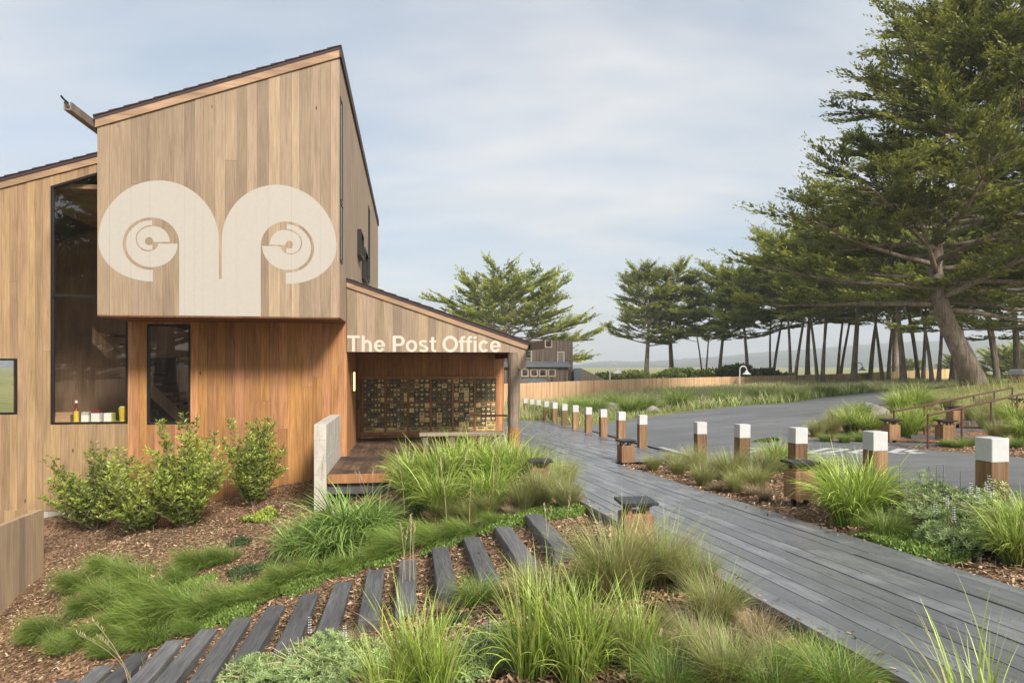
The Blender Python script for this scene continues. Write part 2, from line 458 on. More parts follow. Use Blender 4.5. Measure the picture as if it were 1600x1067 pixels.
def foliage_mat(name, base, tip, dry=None, transl=0.35, rough=0.5, vary=0.35, dry_at=0.86):
    """leaf and blade colour: tint = random per blade, along = root to tip"""
    m, N, L, out = new_mat(name)
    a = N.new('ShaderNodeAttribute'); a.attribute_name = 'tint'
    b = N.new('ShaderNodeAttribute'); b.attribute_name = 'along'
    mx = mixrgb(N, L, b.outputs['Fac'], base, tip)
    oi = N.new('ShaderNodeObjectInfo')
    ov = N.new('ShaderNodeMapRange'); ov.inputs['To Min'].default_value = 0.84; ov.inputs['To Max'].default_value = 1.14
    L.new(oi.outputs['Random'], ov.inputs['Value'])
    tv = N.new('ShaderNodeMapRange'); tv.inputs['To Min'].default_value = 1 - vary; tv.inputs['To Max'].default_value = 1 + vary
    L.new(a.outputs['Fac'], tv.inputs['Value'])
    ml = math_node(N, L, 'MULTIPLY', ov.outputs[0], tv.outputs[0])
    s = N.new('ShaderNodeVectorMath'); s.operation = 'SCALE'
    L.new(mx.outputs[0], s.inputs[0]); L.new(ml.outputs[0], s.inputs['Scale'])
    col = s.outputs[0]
    if dry:
        g = N.new('ShaderNodeMath'); g.operation = 'FRACT'
        g2 = math_node(N, L, 'MULTIPLY', a.outputs['Fac'], 13.7); L.new(g2.outputs[0], g.inputs[0])
        g3 = N.new('ShaderNodeMapRange'); g3.inputs['From Min'].default_value = dry_at; g3.inputs['From Max'].default_value = min(1.0, dry_at + 0.08)
        L.new(g.outputs[0], g3.inputs['Value'])
        col = mixrgb(N, L, g3.outputs[0], col, dry).outputs[0]
    d = N.new('ShaderNodeBsdfDiffuse'); L.new(col, d.inputs['Color'])
    tr = N.new('ShaderNodeBsdfTranslucent'); L.new(col, tr.inputs['Color'])
    gl = N.new('ShaderNodeBsdfGlossy'); gl.inputs['Roughness'].default_value = rough; gl.inputs['Color'].default_value = (0.8, 0.85, 0.8, 1)
    m1 = N.new('ShaderNodeMixShader'); m1.inputs[0].default_value = transl
    L.new(d.outputs[0], m1.inputs[1]); L.new(tr.outputs[0], m1.inputs[2])
    m2 = N.new('ShaderNodeMixShader'); m2.inputs[0].default_value = 0.05
    L.new(m1.outputs[0], m2.inputs[1]); L.new(gl.outputs[0], m2.inputs[2])
    L.new(m2.outputs[0], out.inputs['Surface'])
    return m
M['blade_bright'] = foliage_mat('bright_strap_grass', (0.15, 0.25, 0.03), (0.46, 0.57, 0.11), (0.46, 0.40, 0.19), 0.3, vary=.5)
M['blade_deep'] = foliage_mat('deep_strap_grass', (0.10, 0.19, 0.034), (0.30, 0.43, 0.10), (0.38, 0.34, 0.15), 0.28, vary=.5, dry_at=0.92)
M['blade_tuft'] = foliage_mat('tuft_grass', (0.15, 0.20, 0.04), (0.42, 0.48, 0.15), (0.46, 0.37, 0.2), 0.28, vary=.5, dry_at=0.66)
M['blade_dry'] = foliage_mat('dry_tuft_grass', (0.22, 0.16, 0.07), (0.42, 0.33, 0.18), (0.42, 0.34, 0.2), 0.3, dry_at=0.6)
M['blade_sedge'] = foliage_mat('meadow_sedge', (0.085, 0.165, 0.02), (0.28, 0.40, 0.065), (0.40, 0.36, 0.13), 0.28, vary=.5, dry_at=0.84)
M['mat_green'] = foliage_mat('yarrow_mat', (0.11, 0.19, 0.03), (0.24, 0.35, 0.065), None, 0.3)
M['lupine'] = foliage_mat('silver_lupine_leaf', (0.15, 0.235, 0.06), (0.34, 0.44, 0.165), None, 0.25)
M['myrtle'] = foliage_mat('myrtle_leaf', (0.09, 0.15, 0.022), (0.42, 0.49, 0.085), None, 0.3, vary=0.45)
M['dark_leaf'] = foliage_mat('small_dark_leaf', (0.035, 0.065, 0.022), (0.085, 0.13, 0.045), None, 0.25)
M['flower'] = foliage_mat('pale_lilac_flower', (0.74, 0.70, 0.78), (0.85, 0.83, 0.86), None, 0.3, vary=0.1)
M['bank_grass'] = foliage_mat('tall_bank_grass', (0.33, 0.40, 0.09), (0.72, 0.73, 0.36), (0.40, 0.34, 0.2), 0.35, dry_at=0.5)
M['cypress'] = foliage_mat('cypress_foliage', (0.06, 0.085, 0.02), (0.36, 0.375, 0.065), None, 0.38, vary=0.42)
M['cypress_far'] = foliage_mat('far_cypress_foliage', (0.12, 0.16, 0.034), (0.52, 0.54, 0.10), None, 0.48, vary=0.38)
M['hedge'] = foliage_mat('hedge_leaf', (0.05, 0.08, 0.02), (0.19, 0.23, 0.05), None, 0.25)
M['stalk'] = plain('dry_stalk', (0.46, 0.38, 0.23), 0.7)
def bark_mat():
    m, N, L, out = new_mat('cypress_bark')
    t = N.new('ShaderNodeTexCoord')
    mp = mapping(N, L, t.outputs['Object'], (5, 5, 0.7))
    n1 = noise(N, L, mp.outputs[0], 1.6, 7, 0.68, 0.7)
    n2 = noise(N, L, t.outputs['Object'], 0.8, 4)
    r = ramp(N, L, n1.outputs['Fac'], [(0.3, (0.09, 0.07, 0.055)), (0.5, (0.26, 0.21, 0.17)), (0.72, (0.44, 0.38, 0.325))])
    r2 = ramp(N, L, n2.outputs['Fac'], [(0.35, (0.8, 0.74, 0.66)), (0.7, (1.15, 1.15, 1.15))])
    mx = mixrgb(N, L, 1.0, r.outputs[0], r2.outputs[0], 'MULTIPLY')
    p = principled(N, L, out, Roughness=0.9)
    L.new(mx.outputs[0], p.inputs['Base Color'])
    bump(N, L, n1.outputs['Fac'], p, 0.9, 0.06)
    return m
M['bark'] = bark_mat()
def stone_mat():
    m, N, L, out = new_mat('boulder_stone')
    t = N.new('ShaderNodeTexCoord')
    n1 = noise(N, L, t.outputs['Object'], 2.2, 8, 0.7)
    r = ramp(N, L, n1.outputs['Fac'], [(0.3, (0.12, 0.11, 0.10)), (0.5, (0.26, 0.24, 0.215)), (0.7, (0.38, 0.35, 0.30))])
    p = principled(N, L, out, Roughness=0.9); L.new(r.outputs[0], p.inputs['Base Color'])
    bump(N, L, n1.outputs['Fac'], p, 0.8, 0.08)
    return m
M['stone'] = stone_mat()
def chip_mat():
    m, N, L, out = new_mat('bark_chip')
    a = N.new('ShaderNodeAttribute'); a.attribute_name = 'tint'
    r = ramp(N, L, a.outputs['Fac'], [(0.0, (0.08, 0.05, 0.03)), (0.4, (0.25, 0.148, 0.082)), (0.75, (0.44, 0.285, 0.17)), (1.0, (0.66, 0.50, 0.34))])
    p = principled(N, L, out, Roughness=0.85); L.new(r.outputs[0], p.inputs['Base Color'])
    return m
M['chip'] = chip_mat()

# ------------------------------------------------------------------ the lie of the land
def zb(Y):
    """height of the boardwalk: it falls gently toward the porch and on beyond it"""
    return np.where(Y < 16.9, 0.0366 * (16.4 - Y), -0.0183 - 0.022 * (Y - 16.9))
def bw_left(Y): return 2.11 - 0.191 * (Y - 3.635)
BW_W = 2.248                                     # walkway width measured along X
def bollard_x(Y): return 6.317 - 0.151 * Y
TH = R(8.5)                                      # the building's turn
U = Vector((math.cos(TH), math.sin(TH), 0)); V = Vector((-math.sin(TH), math.cos(TH), 0))
P0 = Vector((-3.957, 16.3, 0.0))                 # corner of the porch front and the tower side
def bl(s, v, z=0.0): return P0 + U * s + V * v + Vector((0, 0, z))

ctrl = []
def cp(*pts): ctrl.extend(pts)
for Y in (-4, 0, 3.6, 6, 8, 10, 12, 13.8):
    cp((bw_left(Y) - 0.25, Y, float(zb(Y)) - 0.11), (bw_left(Y) + BW_W + 0.2, Y, float(zb(Y)) - 0.07))
for k, z in enumerate([.51, .40, .285, .183, .073, .0, -.04, -.075, -.12, -.165, -.2, -.26, -.3, -.34, -.375, -.43, -.46, -.51]):
    Y = 7.4 + 1.85 * k
    cp((bollard_x(Y), Y, z))
STEP0 = Vector((0.30, 9.40, 0.10)); STEP_D = Vector((-0.424, -0.055, -0.137))
for k in range(0, 15):
    p = STEP0 + STEP_D * k
    cp((p.x, p.y, p.z - 0.09), (p.x + 0.28, p.y - 1.9, p.z - 0.09))
cp((0, 4.4, .12), (0.6, 2, .35), (-2.2, 6.3, -.85), (-1.0, 5, -.30), (-4, 5, -1.35), (-6.2, 6, -2.0), (-8.2, 8, -2.35),
   (-8.9, 13, -1.80), (-8.85, 11.5, -2.2), (-8.7, 9.5, -2.5), (-10, 15.4, -1.14), (-8.4, 15.7, -1.12), (-7, 15.85, -1.0), (-5.4, 16.0, -.67), (-4.77, 16.2, -.57),
   (-3.95, 13.6, -.74), (-5.29, 12, -.98), (-7.26, 12.5, -1.13), (-3.86, 10.3, -1.0), (-5.57, 10.8, -1.17), (-7.4, 11.3, -1.5), (-7.8, 11, -1.8),
   (-2.06, 11, -.51), (-1.03, 11, -.22), (-1.84, 12.3, -.22), (-2.9, 13.4, -.48), (.66, 10, .10), (0, 12, -.02),
   (2.86, 26.5, -.2), (5.94, 29, .0), (8.6, 31, .157), (13.8, 33.5, .36), (18.6, 37, .62), (22.8, 40, .725), (28.7, 44, .72), (38, 50, .8), (25.5, 38, .8), (12.6, 25, .55),
   (7.74, 18, .277), (8.73, 17, .254), (9.23, 16.5, .217), (9.44, 15.5, .23), (9.75, 13, .347), (6.4, 8.5, .43), (8, 10, .40), (5, 20, .05), (8, 24, .25), (6, 15, .17), (9, 3, .7), (14, 6, .7),
   (14, 20, .5), (12, 18, .33), (16, 24, .72), (17.5, 24, .62), (21.9, 32, 1.32), (26, 30, 1.55), (18.8, 25, .66), (20, 29, 1.1), (30, 22, 1.6), (20, 14, .9), (32, 36, 1.5),
   (2, 33, -.3), (6, 36, .12), (-.5, 45, -.5), (11.6, 62, 0), (31, 75, .2), (52, 85, .3), (20, 50, .15), (30, 55, .3), (14, 42, .2), (24, 46, .45), (-10, 35, -.6), (-20, 60, -1), (70, 70, .8), (60, 110, .2), (0, 110, -.5),
   (0, -5, .6), (5, -6, .95), (-8, -5, -1.2), (-15, -20, -1.2), (10, -15, 1.0), (-14, 12, -2.3), (-16, 5, -2.5), (-15, 20, -1.2), (-30, 0, -2), (-30, 40, -1.2), (40, 0, 1.4), (0, -40, 0))
CP = np.array(ctrl)
_d = np.hypot(CP[:, None, 0] - CP[None, :, 0], CP[:, None, 1] - CP[None, :, 1])
_n = len(CP)
_A = np.zeros((_n + 1, _n + 1)); _A[:_n, :_n] = -_d - np.eye(_n) * 0.12; _A[:_n, _n] = 1; _A[_n, :_n] = 1
_w = np.linalg.solve(_A, np.append(CP[:, 2], 0))
def ground_raw(X, Y):
    X = np.asarray(X, float); Y = np.asarray(Y, float)
    sh = X.shape
    x, y = X.ravel(), Y.ravel()
    out = np.empty(len(x))
    for i in range(0, len(x), 20000):
        d = np.hypot(x[i:i + 20000, None] - CP[None, :, 0], y[i:i + 20000, None] - CP[None, :, 1])
        out[i:i + 20000] = -d @ _w[:_n] + _w[_n]
    r = np.hypot(x - 5, y - 25)
    k = np.clip((r - 90) / 80, 0, 1)
    out = out * (1 - k) + (-0.4) * k
    return out.reshape(sh)
def in_poly(x, y, poly):
    x = np.asarray(x, float); y = np.asarray(y, float)
    c = np.zeros(x.shape, bool)
    n = len(poly)
    for i in range(n):
        x0, y0 = poly[i]; x1, y1 = poly[(i + 1) % n]
        if y0 == y1: continue
        t = ((y0 > y) != (y1 > y)) & (x < (x1 - x0) * (y - y0) / (y1 - y0) + x0)
        c ^= t
    return c
ROAD = [(bollard_x(Y) + 0.42, Y) for Y in (-8, -4, 0, 4, 8, 12, 14.5)] + [(bollard_x(Y) + 0.2, Y) for Y in (15.6, 18, 21, 24.5)] + \
       [(2.86, 26.5), (4.2, 27.9), (5.94, 29), (8.6, 31), (11, 32.4), (13.8, 33.5), (18.6, 37), (22.8, 40), (28.7, 44), (38, 50.5),
        (36, 45), (31, 42.2), (25.5, 38.0), (18, 30.5), (12.8, 25), (9.6, 21.6), (8.1, 19.6), (7.55, 18.5), (7.8, 17.6), (8.73, 16.9), (9.3, 16), (9.6, 15.2), (10.2, 13), (12, 9), (15, 4), (19, -8)]
PORCH = [tuple(bl(s, v)[:2]) for s, v in ((-0.3, -2.5), (4.1, -2.5), (4.1, 5), (-0.3, 5))]
INSIDE = [tuple(bl(s, v)[:2]) for s, v in ((-12, 0.12), (0.1, 0.12), (0.1, 16), (-12, 16))]
def ground(X, Y):
    X = np.asarray(X, float); Y = np.asarray(Y, float)
    z = ground_raw(X, Y)
    lat = X - bw_left(Y)
    on = ((lat > -0.05) & (lat < BW_W + 0.05) & (Y < 32)) | ((lat > 0) & (X < bollard_x(Y) + 0.1) & (Y > 15.0) & (Y < 31.5))
    z = np.where(on, np.minimum(z, zb(Y) - 0.13), z)
    z = np.where(in_poly(X, Y, PORCH), np.minimum(z, -0.62), z)
    z = np.where(in_poly(X, Y, INSIDE), np.minimum(z, -1.3), z)
    return z
def gz(x, y): return float(ground(np.array([x]), np.array([y]))[0])
def hit(px, py, d0=3.0, d1=120.0):
    """the point of the ground seen at a photo pixel"""
    D = np.concatenate([np.arange(d0, 30, 0.03), np.arange(30, d1, 0.2)])
    X = (px - CX) / F * D; Z = CAMZ - (py - HY) / F * D
    g = ground(X, D)
    i = np.argmax(Z <= g)
    if not (Z <= g).any(): i = len(D) - 1
    return Vector((X[i], D[i], g[i]))

def terrain():
    def axis(lo, hi, step, far, grow):
        a = list(np.arange(lo, hi + 1e-6, step))
        s = step; x = hi
        while x < far: s *= grow; x += s; a.append(x)
        s = step; x = lo
        while x > -far: s *= grow; x -= s; a.insert(0, x)
        return np.array(a)
    xs = axis(-12, 14, 0.22, 6000, 1.22); ys = axis(1, 34, 0.22, 6000, 1.22)
    X, Y = np.meshgrid(xs, ys)
    Z = ground(X, Y)
    Z = np.where(in_poly(X, Y, ROAD), Z - 0.06, Z)
    near = (np.abs(X) < 15) & (Y > 1) & (Y < 35)
    Z = Z + near * 0.02 * (np.sin(X * 3.1 + np.sin(Y * 2.3)) * np.cos(Y * 2.7 + X * 1.1))
    n, m = X.shape
    idx = np.arange(n * m).reshape(n, m)
    f = np.stack([idx[:-1, :-1], idx[:-1, 1:], idx[1:, 1:], idx[1:, :-1]], -1).reshape(-1, 4)
    me = np_mesh('ground', np.stack([X.ravel(), Y.ravel(), Z.ravel()], 1), f, M['ground'], smooth=True)
    o = link('ground', me)
    setp(o, 'bark mulch slope and rough turf around the post office', 'ground', kind='structure')
terrain()

def draped_sheet(name, poly, lift, mat, step=0.6):
    dense = []
    n = len(poly)
    for i in range(n):
        a, b = Vector(poly[i]), Vector(poly[(i + 1) % n])
        k = max(1, int((b - a).length / step))
        for j in range(k): dense.append(a.lerp(b, j / k))
    xs = [p[0] for p in poly]; ys = [p[1] for p in poly]
    gx, gy = np.meshgrid(np.arange(min(xs), max(xs), step), np.arange(min(ys), max(ys), step))
    ok = in_poly(gx, gy, poly)
    pts = dense + [Vector((a, b)) for a, b in zip(gx[ok], gy[ok])]
    m = len(dense)
    vs, es, fs, *_ = delaunay_2d_cdt(pts, [(i, (i + 1) % m) for i in range(m)], [list(range(m))], 1, 1e-5)
    x = np.array([p[0] for p in vs]); y = np.array([p[1] for p in vs])
    z = ground_raw(x, y) + lift
    me = bpy.data.meshes.new(name)
    me.from_pydata(np.stack([x, y, z], 1).tolist(), [], [list(f) for f in fs])
    me.polygons.foreach_set('use_smooth', [True] * len(me.polygons))
    me.materials.append(mat)
    return link(name, me)
road = draped_sheet('road', ROAD, 0.012, M['asphalt'])
setp(road, 'worn grey asphalt drive curving away past the timber bollards', 'road', kind='structure')

# white lettering strokes on the drive (px in the photograph's own road marking, laid on the asphalt)
def paint_stroke(a, b, w, parent):
    pa, pb = hit(*a), hit(*b)
    d = (pb - pa); d.z = 0; d.normalize()
    n = Vector((-d.y, d.x, 0)) * (w / 2)
    v = []
    K = 5
    for i in range(K + 1):
        q = pa.lerp(pb, i / K)
        for sgn in (-1, 1):
            c = q + n * sgn
            v.append((c.x, c.y, float(ground_raw(np.array([c.x]), np.array([c.y]))[0]) + 0.018))
    f = [(2 * i, 2 * i + 1, 2 * i + 3, 2 * i + 2) for i in range(K)]
    me = bpy.data.meshes.new('paint_stroke'); me.from_pydata(v, [], f); me.materials.append(M['road_paint'])
    return link('paint_stroke', me, parent)
mk = empty('road_marking')
setp(mk, 'worn white letter strokes painted across the asphalt drive', 'road marking')
def rp(x, y): return (1060 + x / 4.0, 640 + y / 4.0)
for a, b, w in (((432, 270), (560, 251), .16), ((440, 246), (556, 249), .16), ((530, 276), (690, 262), .16), ((640, 250), (690, 249), .16), ((780, 256), (812, 254), .2),
                ((905, 246), (1064, 252), .16), ((806, 276), (990, 282), .16), ((810, 274), (930, 247), .18), ((915, 274), (1060, 253), .18),
                ((1072, 275), (1160, 254), .18), ((1090, 274), (1160, 280), .16), ((1285, 238), (1306, 242), .16),
                ((1332, 273), (1402, 248), .2), ((1336, 274), (1420, 279), .16), ((1430, 264), (1482, 255), .18), ((1430, 264), (1500, 279), .16), ((1450, 279), (1540, 273), .16)):
    paint_stroke(rp(*a), rp(*b), w, mk)
edge = empty('edge_paint')
setp(edge, 'white painted edge stripe where the timber deck meets the asphalt', 'road marking')
for Y in np.arange(15.6, 18.6, 0.5):
    pass
def edge_line(pts, parent):
    v = []
    for x, y in pts:
        z = float(ground_raw(np.array([x]), np.array([y]))[0]) + 0.02
        v += [(x, y, z), (x + 0.16, y + 0.02, z)]
    f = [(2 * i, 2 * i + 1, 2 * i + 3, 2 * i + 2) for i in range(len(pts) - 1)]
    me = bpy.data.meshes.new('edge_stripe'); me.from_pydata(v, [], f); me.materials.append(M['road_paint'])
    link('edge_stripe', me, parent)
edge_line([(bollard_x(y) + 0.28, y) for y in np.arange(15.7, 18.3, 0.4)], edge)

# ------------------------------------------------------------------ boardwalk: every plank on its own
bwalk = empty('boardwalk')
setp(bwalk, 'wet grey plank boardwalk widening into a deck by the porch post', 'boardwalk', kind='structure')
BD = Vector((-0.191, 1.0, 0)).normalized(); BN = Vector((BD.y, -BD.x, 0))      # along / across (to the right)
BO = Vector((bw_left(0.0), 0, 0))
def clip(poly, n, c):
    out = []
    for i in range(len(poly)):
        a, b = poly[i], poly[(i + 1) % len(poly)]
        da, db = n.dot(a) - c, n.dot(b) - c
        if da >= 0: out.append(a)
        if (da >= 0) != (db >= 0): out.append(a + (b - a) * (da / (da - db)))
    return out
def plank(poly):
    if len(poly) < 3: return
    ar = 0.0
    for i in range(len(poly)):
        a, b = poly[i], poly[(i + 1) % len(poly)]; ar += a.x * b.y - b.x * a.y
    if abs(ar) < 0.05: return
    j = random.uniform(-0.004, 0.004)
    # local frame: plank length along local y so the grain follows it
    rz = math.atan2(-BD.x, BD.y)
    c = sum(poly, Vector((0, 0, 0))) / len(poly)
    mt = Matrix.Rotation(-rz, 3, 'Z')
    zc = float(zb(np.array(c.y)))
    top, bot = [], []
    for p in poly:
        q = mt @ (p - c)
        z = float(zb(np.array(p.y))) - zc + j
        top.append((q.x, q.y, z)); bot.append((q.x, q.y, z - 0.045))
    o = MB().quad_prism(bot, top).build('plank', M['boardwalk'], bwalk)
    o.location = (c.x, c.y, zc); o.rotation_euler = (0, 0, rz)
PW = 0.184
nl = BW_W * math.cos(math.atan(0.191))
s_edge_n = U; s_edge_c = U.dot(bl(3.92, 0))
bol_n = -Vector((1, 0.151, 0)); bol_c = -(6.317 + 0.24)
far_n = Vector((0, -1, 0)); far_c = -31.2
L0 = 14.3                        # butt row where the walk opens into the deck
for i in range(28):
    w0 = i * PW + 0.0055; w1 = (i + 1) * PW - 0.0055
    walk = w1 <= nl + 0.03
    ls = -4.0 + random.uniform(0, 2.5) if walk else None
    segs = []
    if walk:
        a = -5.0
        while a < L0:
            b = min(L0, a + random.choice([2.4, 3.0, 3.6, 4.2]) + (random.random() if a < -4 else 0))
            if L0 - b < 0.7: b = L0
            segs.append((a, b, 0)); a = b
    a = L0
    while a < 33:
        b = a + random.choice([2.4, 3.0, 3.6]) + random.uniform(-.4, .4)
        segs.append((a, b, 1)); a = b
    for a, b, plaza in segs:
        # split at the change of fall
        poly = [BO + BD * (a + .002) + BN * w0, BO + BD * (a + .002) + BN * w1, BO + BD * (b - .002) + BN * w1, BO + BD * (b - .002) + BN * w0]
        if plaza:
            poly = clip(poly, s_edge_n, s_edge_c)
            if poly: poly = clip(poly, bol_n, bol_c)
            if poly: poly = clip(poly, far_n, far_c)
            if poly and not walk: poly = clip(poly, Vector((-0.22, 1, 0)), 14.75)
        plank(poly)
# edge boards and bearers under the walk
m = MB()
for side in (0.05, nl - 0.05):
    for k in range(19):
        y0, y1 = -4 + k, -3 + k
        if y0 > 13.5: continue
        a = BO + BD * y0 + BN * (side - 0.03); b = BO + BD * y1 + BN * (side - 0.03)
        za, zc_ = float(zb(np.array(a.y))) - .047, float(zb(np.array(b.y))) - .047
        w = BN * 0.06
        m.quad_prism([(a.x, a.y, za - .22), (a.x + w.x, a.y + w.y, za - .22), (a.x + w.x, a.y + w.y, za), (a.x, a.y, za)],
                     [(b.x, b.y, zc_ - .22), (b.x + w.x, b.y + w.y, zc_ - .22), (b.x + w.x, b.y + w.y, zc_), (b.x, b.y, zc_)])
m.build('edge_bearer', M['step'], bwalk)

# screw heads over the bearers
m = MB()
for i in range(12):
    for l in np.arange(2.0, 14.2, 0.61):
        for q in (.045, .139):
            p = BO + BD * (l + random.uniform(-.012, .012)) + BN * (i * PW + q)
            z = float(zb(np.array(p.y))) + .0045
            k = len(m.v)
            m.v += [(p.x + .0065 * math.cos(a), p.y + .0065 * math.sin(a), z) for a in np.arange(6) * math.pi / 3]
            m.f.append(tuple(range(k, k + 6)))
setp(m.build('screw_heads', M['black'], bwalk), kind='stuff')
# ------------------------------------------------------------------ timber steps
steps = empty('garden_steps')
setp(steps, 'dark timber garden steps descending the mulch slope from the boardwalk', 'steps')
rz = TH
for k in range(0, 15):
    p = STEP0 + STEP_D * k
    b = MB()
    L_ = 1.95 + random.uniform(-.08, .08)
    b.cbox(-0.112, 0.112, -L_, random.uniform(0, .1), -0.26, 0.0, 0.008)
    o = b.build('step_timber', M['step'], steps)
    o.location = p + Vector((0, 0, random.uniform(-.008, .008))); o.rotation_euler = (R(-1.6), 0, rz + R(random.uniform(-.8, .8)))

# ------------------------------------------------------------------ post office building
def fac(x, y, v=0.0):
    """(s, z) on a plane parallel to the front, from measured photo pixels"""
    r = (x - CX) / F
    o = P0 + V * v
    s = (r * o.y - o.x) / (U.x - r * U.y)
    Y = o.y + s * U.y
    return s, CAMZ - (y - HY) / F * Y
bld = empty('post_office_building', P0, TH)
setp(bld, 'cedar sided post office with shed roofs, projecting tower and open mailbox porch', 'building')
def line(p, q):
    """z as a function of s through two points"""
    k = (q[1] - p[1]) / (q[0] - p[0])
    return lambda s: p[1] + k * (s - p[0])

def board_wall(s0, s1, v, th, zbot, ztop, holes, width, pick, name='siding_board', parent=bld):
    """vertical boards as single meshes; holes = (s0, s1, zlow fn, zhigh fn)"""
    cuts = [s0]
    x = s0
    while x < s1 - 1e-6:
        x += width * random.choice([0.8, 1.0, 1.0, 1.15]); cuts.append(min(x, s1))
    for h in holes: cuts += [h[0], h[1]]
    cuts = sorted(c for c in cuts if s0 <= c <= s1)
    keep = [cuts[0]]
    hard = [s0, s1] + [h[0] for h in holes] + [h[1] for h in holes]
    for c in cuts[1:]:
        if c - keep[-1] < 0.06:
            if any(abs(c - q) < 1e-6 for q in hard):
                if any(abs(keep[-1] - q) < 1e-6 for q in hard): 
                    if c - keep[-1] > 1e-5: keep.append(c)
                else: keep[-1] = c
            continue
        keep.append(c)
    g = 0.0013
    strips = []
    for a, b in zip(keep[:-1], keep[1:]):
        mid = (a + b) / 2
        spans = [(zbot, ztop)]
        for h in holes:
            if h[0] - 1e-6 <= mid <= h[1] + 1e-6:
                new = []
                for lo, hi in spans:
                    if h[2](mid) > lo(mid) + .02: new.append((lo, h[2]))
                    if h[3](mid) < hi(mid) - .02: new.append((h[3], hi))
                spans = new
        pr = random.uniform(0, 0.008)
        strips.append((a + g, b - g, v - pr))
        for lo, hi in spans:
            pieces = [(lo, hi)]
            if hi(mid) - lo(mid) > 3.6 and random.random() < 0.35:
                zz = lo(mid) + random.uniform(.3, .7) * (hi(mid) - lo(mid))
                pieces = [(lo, (lambda s, q=zz: q - .002)), ((lambda s, q=zz: q + .002), hi)]
            for l_, h_ in pieces:
                A = [(a + g, v - pr, l_(a)), (b - g, v - pr, l_(b)), (b - g, v - pr, h_(b)), (a + g, v - pr, h_(a))]
                B = [(p[0], v + th, p[2]) for p in A]
                MB().quad_prism(A, B).build(name, pick(mid, l_(mid)), parent)
    return strips
const = lambda z: (lambda s: z)

BX = -1.55                                           # the tower box stands this far in front
sL = fac(152, 400, BX)[0]
zsoff = fac(340, 494, BX)[1]
tl = fac(149, 188, BX); tr_ = fac(527, 80, BX)
roof_box = line(tl, tr_)
main_roof = line(fac(0, 285), fac(150, 246))
gable_roof = line(fac(541, 440), fac(820, 537))
zbeam = fac(660, 550)[1]
WB = -1.10
# windows in the main wall
w1s0, w1z0 = fac(79, 663); w1s1 = fac(199.5, 663)[0]
w1top = line(fac(79, 291), fac(150, 270))
w2s0, w2z0 = fac(229.5, 663); w2s1, w2z1 = fac(297.5, 507)
w3s0, w3z0 = fac(-60, 648); w3s1, w3z1 = fac(27, 560)
holes = [(w1s0, w1s1, const(w1z0), w1top), (w2s0, w2s1, const(w2z0), const(w2z1)), (w3s0, w3s1, const(w3z0), const(w3z1))]
under0 = fac(202, 500)[0]
def pick_main(s, z):
    if s > under0 - 0.05: return M['cedar_red']
    return M['cedar_warm']
board_wall(-9.6, 0.0, 0.0, 0.03, const(WB), lambda s: (main_roof(s) - .02) if s < under0 else zsoff + .02, holes, 0.2, pick_main)
# tower box front
box_strips = board_wall(sL, -0.02, BX, 0.03, const(zsoff), lambda s: roof_box(s) - .02, [], 0.205, lambda s, z: M['cedar'])
# porch gable
gable_strips = board_wall(0.012, 4.36, 0.0, 0.03, lambda s: zbeam if s < 4.05 else zbeam - 0.42, lambda s: gable_roof(s) - .02, [], 0.2, lambda s, z: M['cedar'])

# wall core behind the boards, tower volume, sides
def slab(name, poly, v0, v1, mat):
    return MB().flat(poly, lambda p, d: (p[0], d, p[1]), v0, v1).build(name, mat, bld)
zt = roof_box
TB = 16.4                                            # tower depth
m = MB()
m.flat([(sL + .03, zsoff + .02), (-.05, zsoff + .02), (-.05, zt(-.05) - .03), (sL + .03, zt(sL) - .03)], lambda p, d: (p[0], d, p[1]), BX + .032, BX + .06)
m.build('tower_core', M['dark'], bld)
MB().box(sL + .002, -.022, BX + .004, -0.004, zsoff - .03, zsoff - .001).build('soffit', M['cedar_dark'], bld)
# tower right side: one face of narrow boards seen edge-on
m = MB()
v = BX; n = 0
while v < TB:
    w = 0.2 * random.choice([.8, 1, 1, 1.15]); e = min(TB, v + w)
    lo = zsoff if v < 0 else gable_roof(0) - .05
    hole = [(-1.28, -.92, fac(527.7, 411, -1.3)[1], 8.0)]
    d = random.uniform(0, .004)
    m.box(-.02, -.002 + d, v + .002, e - .002, lo, zt(0) - .03)
    v = e
side = m.build('side_wall', M['cedar'], bld)
setp(side, kind='stuff')
# tower left side above the main roof
m = MB()
m.flat([(BX, zsoff), (TB, zsoff), (TB, zt(sL) - .03), (BX, zt(sL) - .03)], lambda p, d: (d, p[0], p[1]), sL + .0, sL + .03)
m.build('side_wall', M['cedar'], bld)
MB().box(sL, -.02, TB - .03, TB, 0, zt(sL)).build('rear_wall', M['cedar'], bld)

def roof(name, f, s0, s1, v0, v1, th, mat, courses=0.0):
    m = MB()
    k = f(1) - f(0)
    up = Vector((-k, 0, 1)).normalized()
    def sl(a, b, va, vb, lift, t):
        A = [(a, va, f(a) + lift), (b, va, f(b) + lift), (b, va, f(b) + lift + t), (a, va, f(a) + lift + t)]
        B = [(p[0], vb, p[2]) for p in A]
        m.quad_prism(A, B)
    sl(s0, s1, v0, v1, 0, th)
    n = max(1, int((s1 - s0) / 0.28))
    for i in range(n):
        a, b = s0 + (s1 - s0) * i / n, s0 + (s1 - s0) * (i + 1) / n
        t0, t1 = (0.012, 0.034) if k < 0 else (0.034, 0.012)
        A = [(a, v0 - .02, f(a) + th + .002), (b - .004, v0 - .02, f(b) + th + .002), (b - .004, v0 - .02, f(b) + th + t1), (a, v0 - .02, f(a) + th + t0)]
        m.quad_prism(A, [(p[0], v1, p[2]) for p in A])
    return m.build(name, mat, bld)
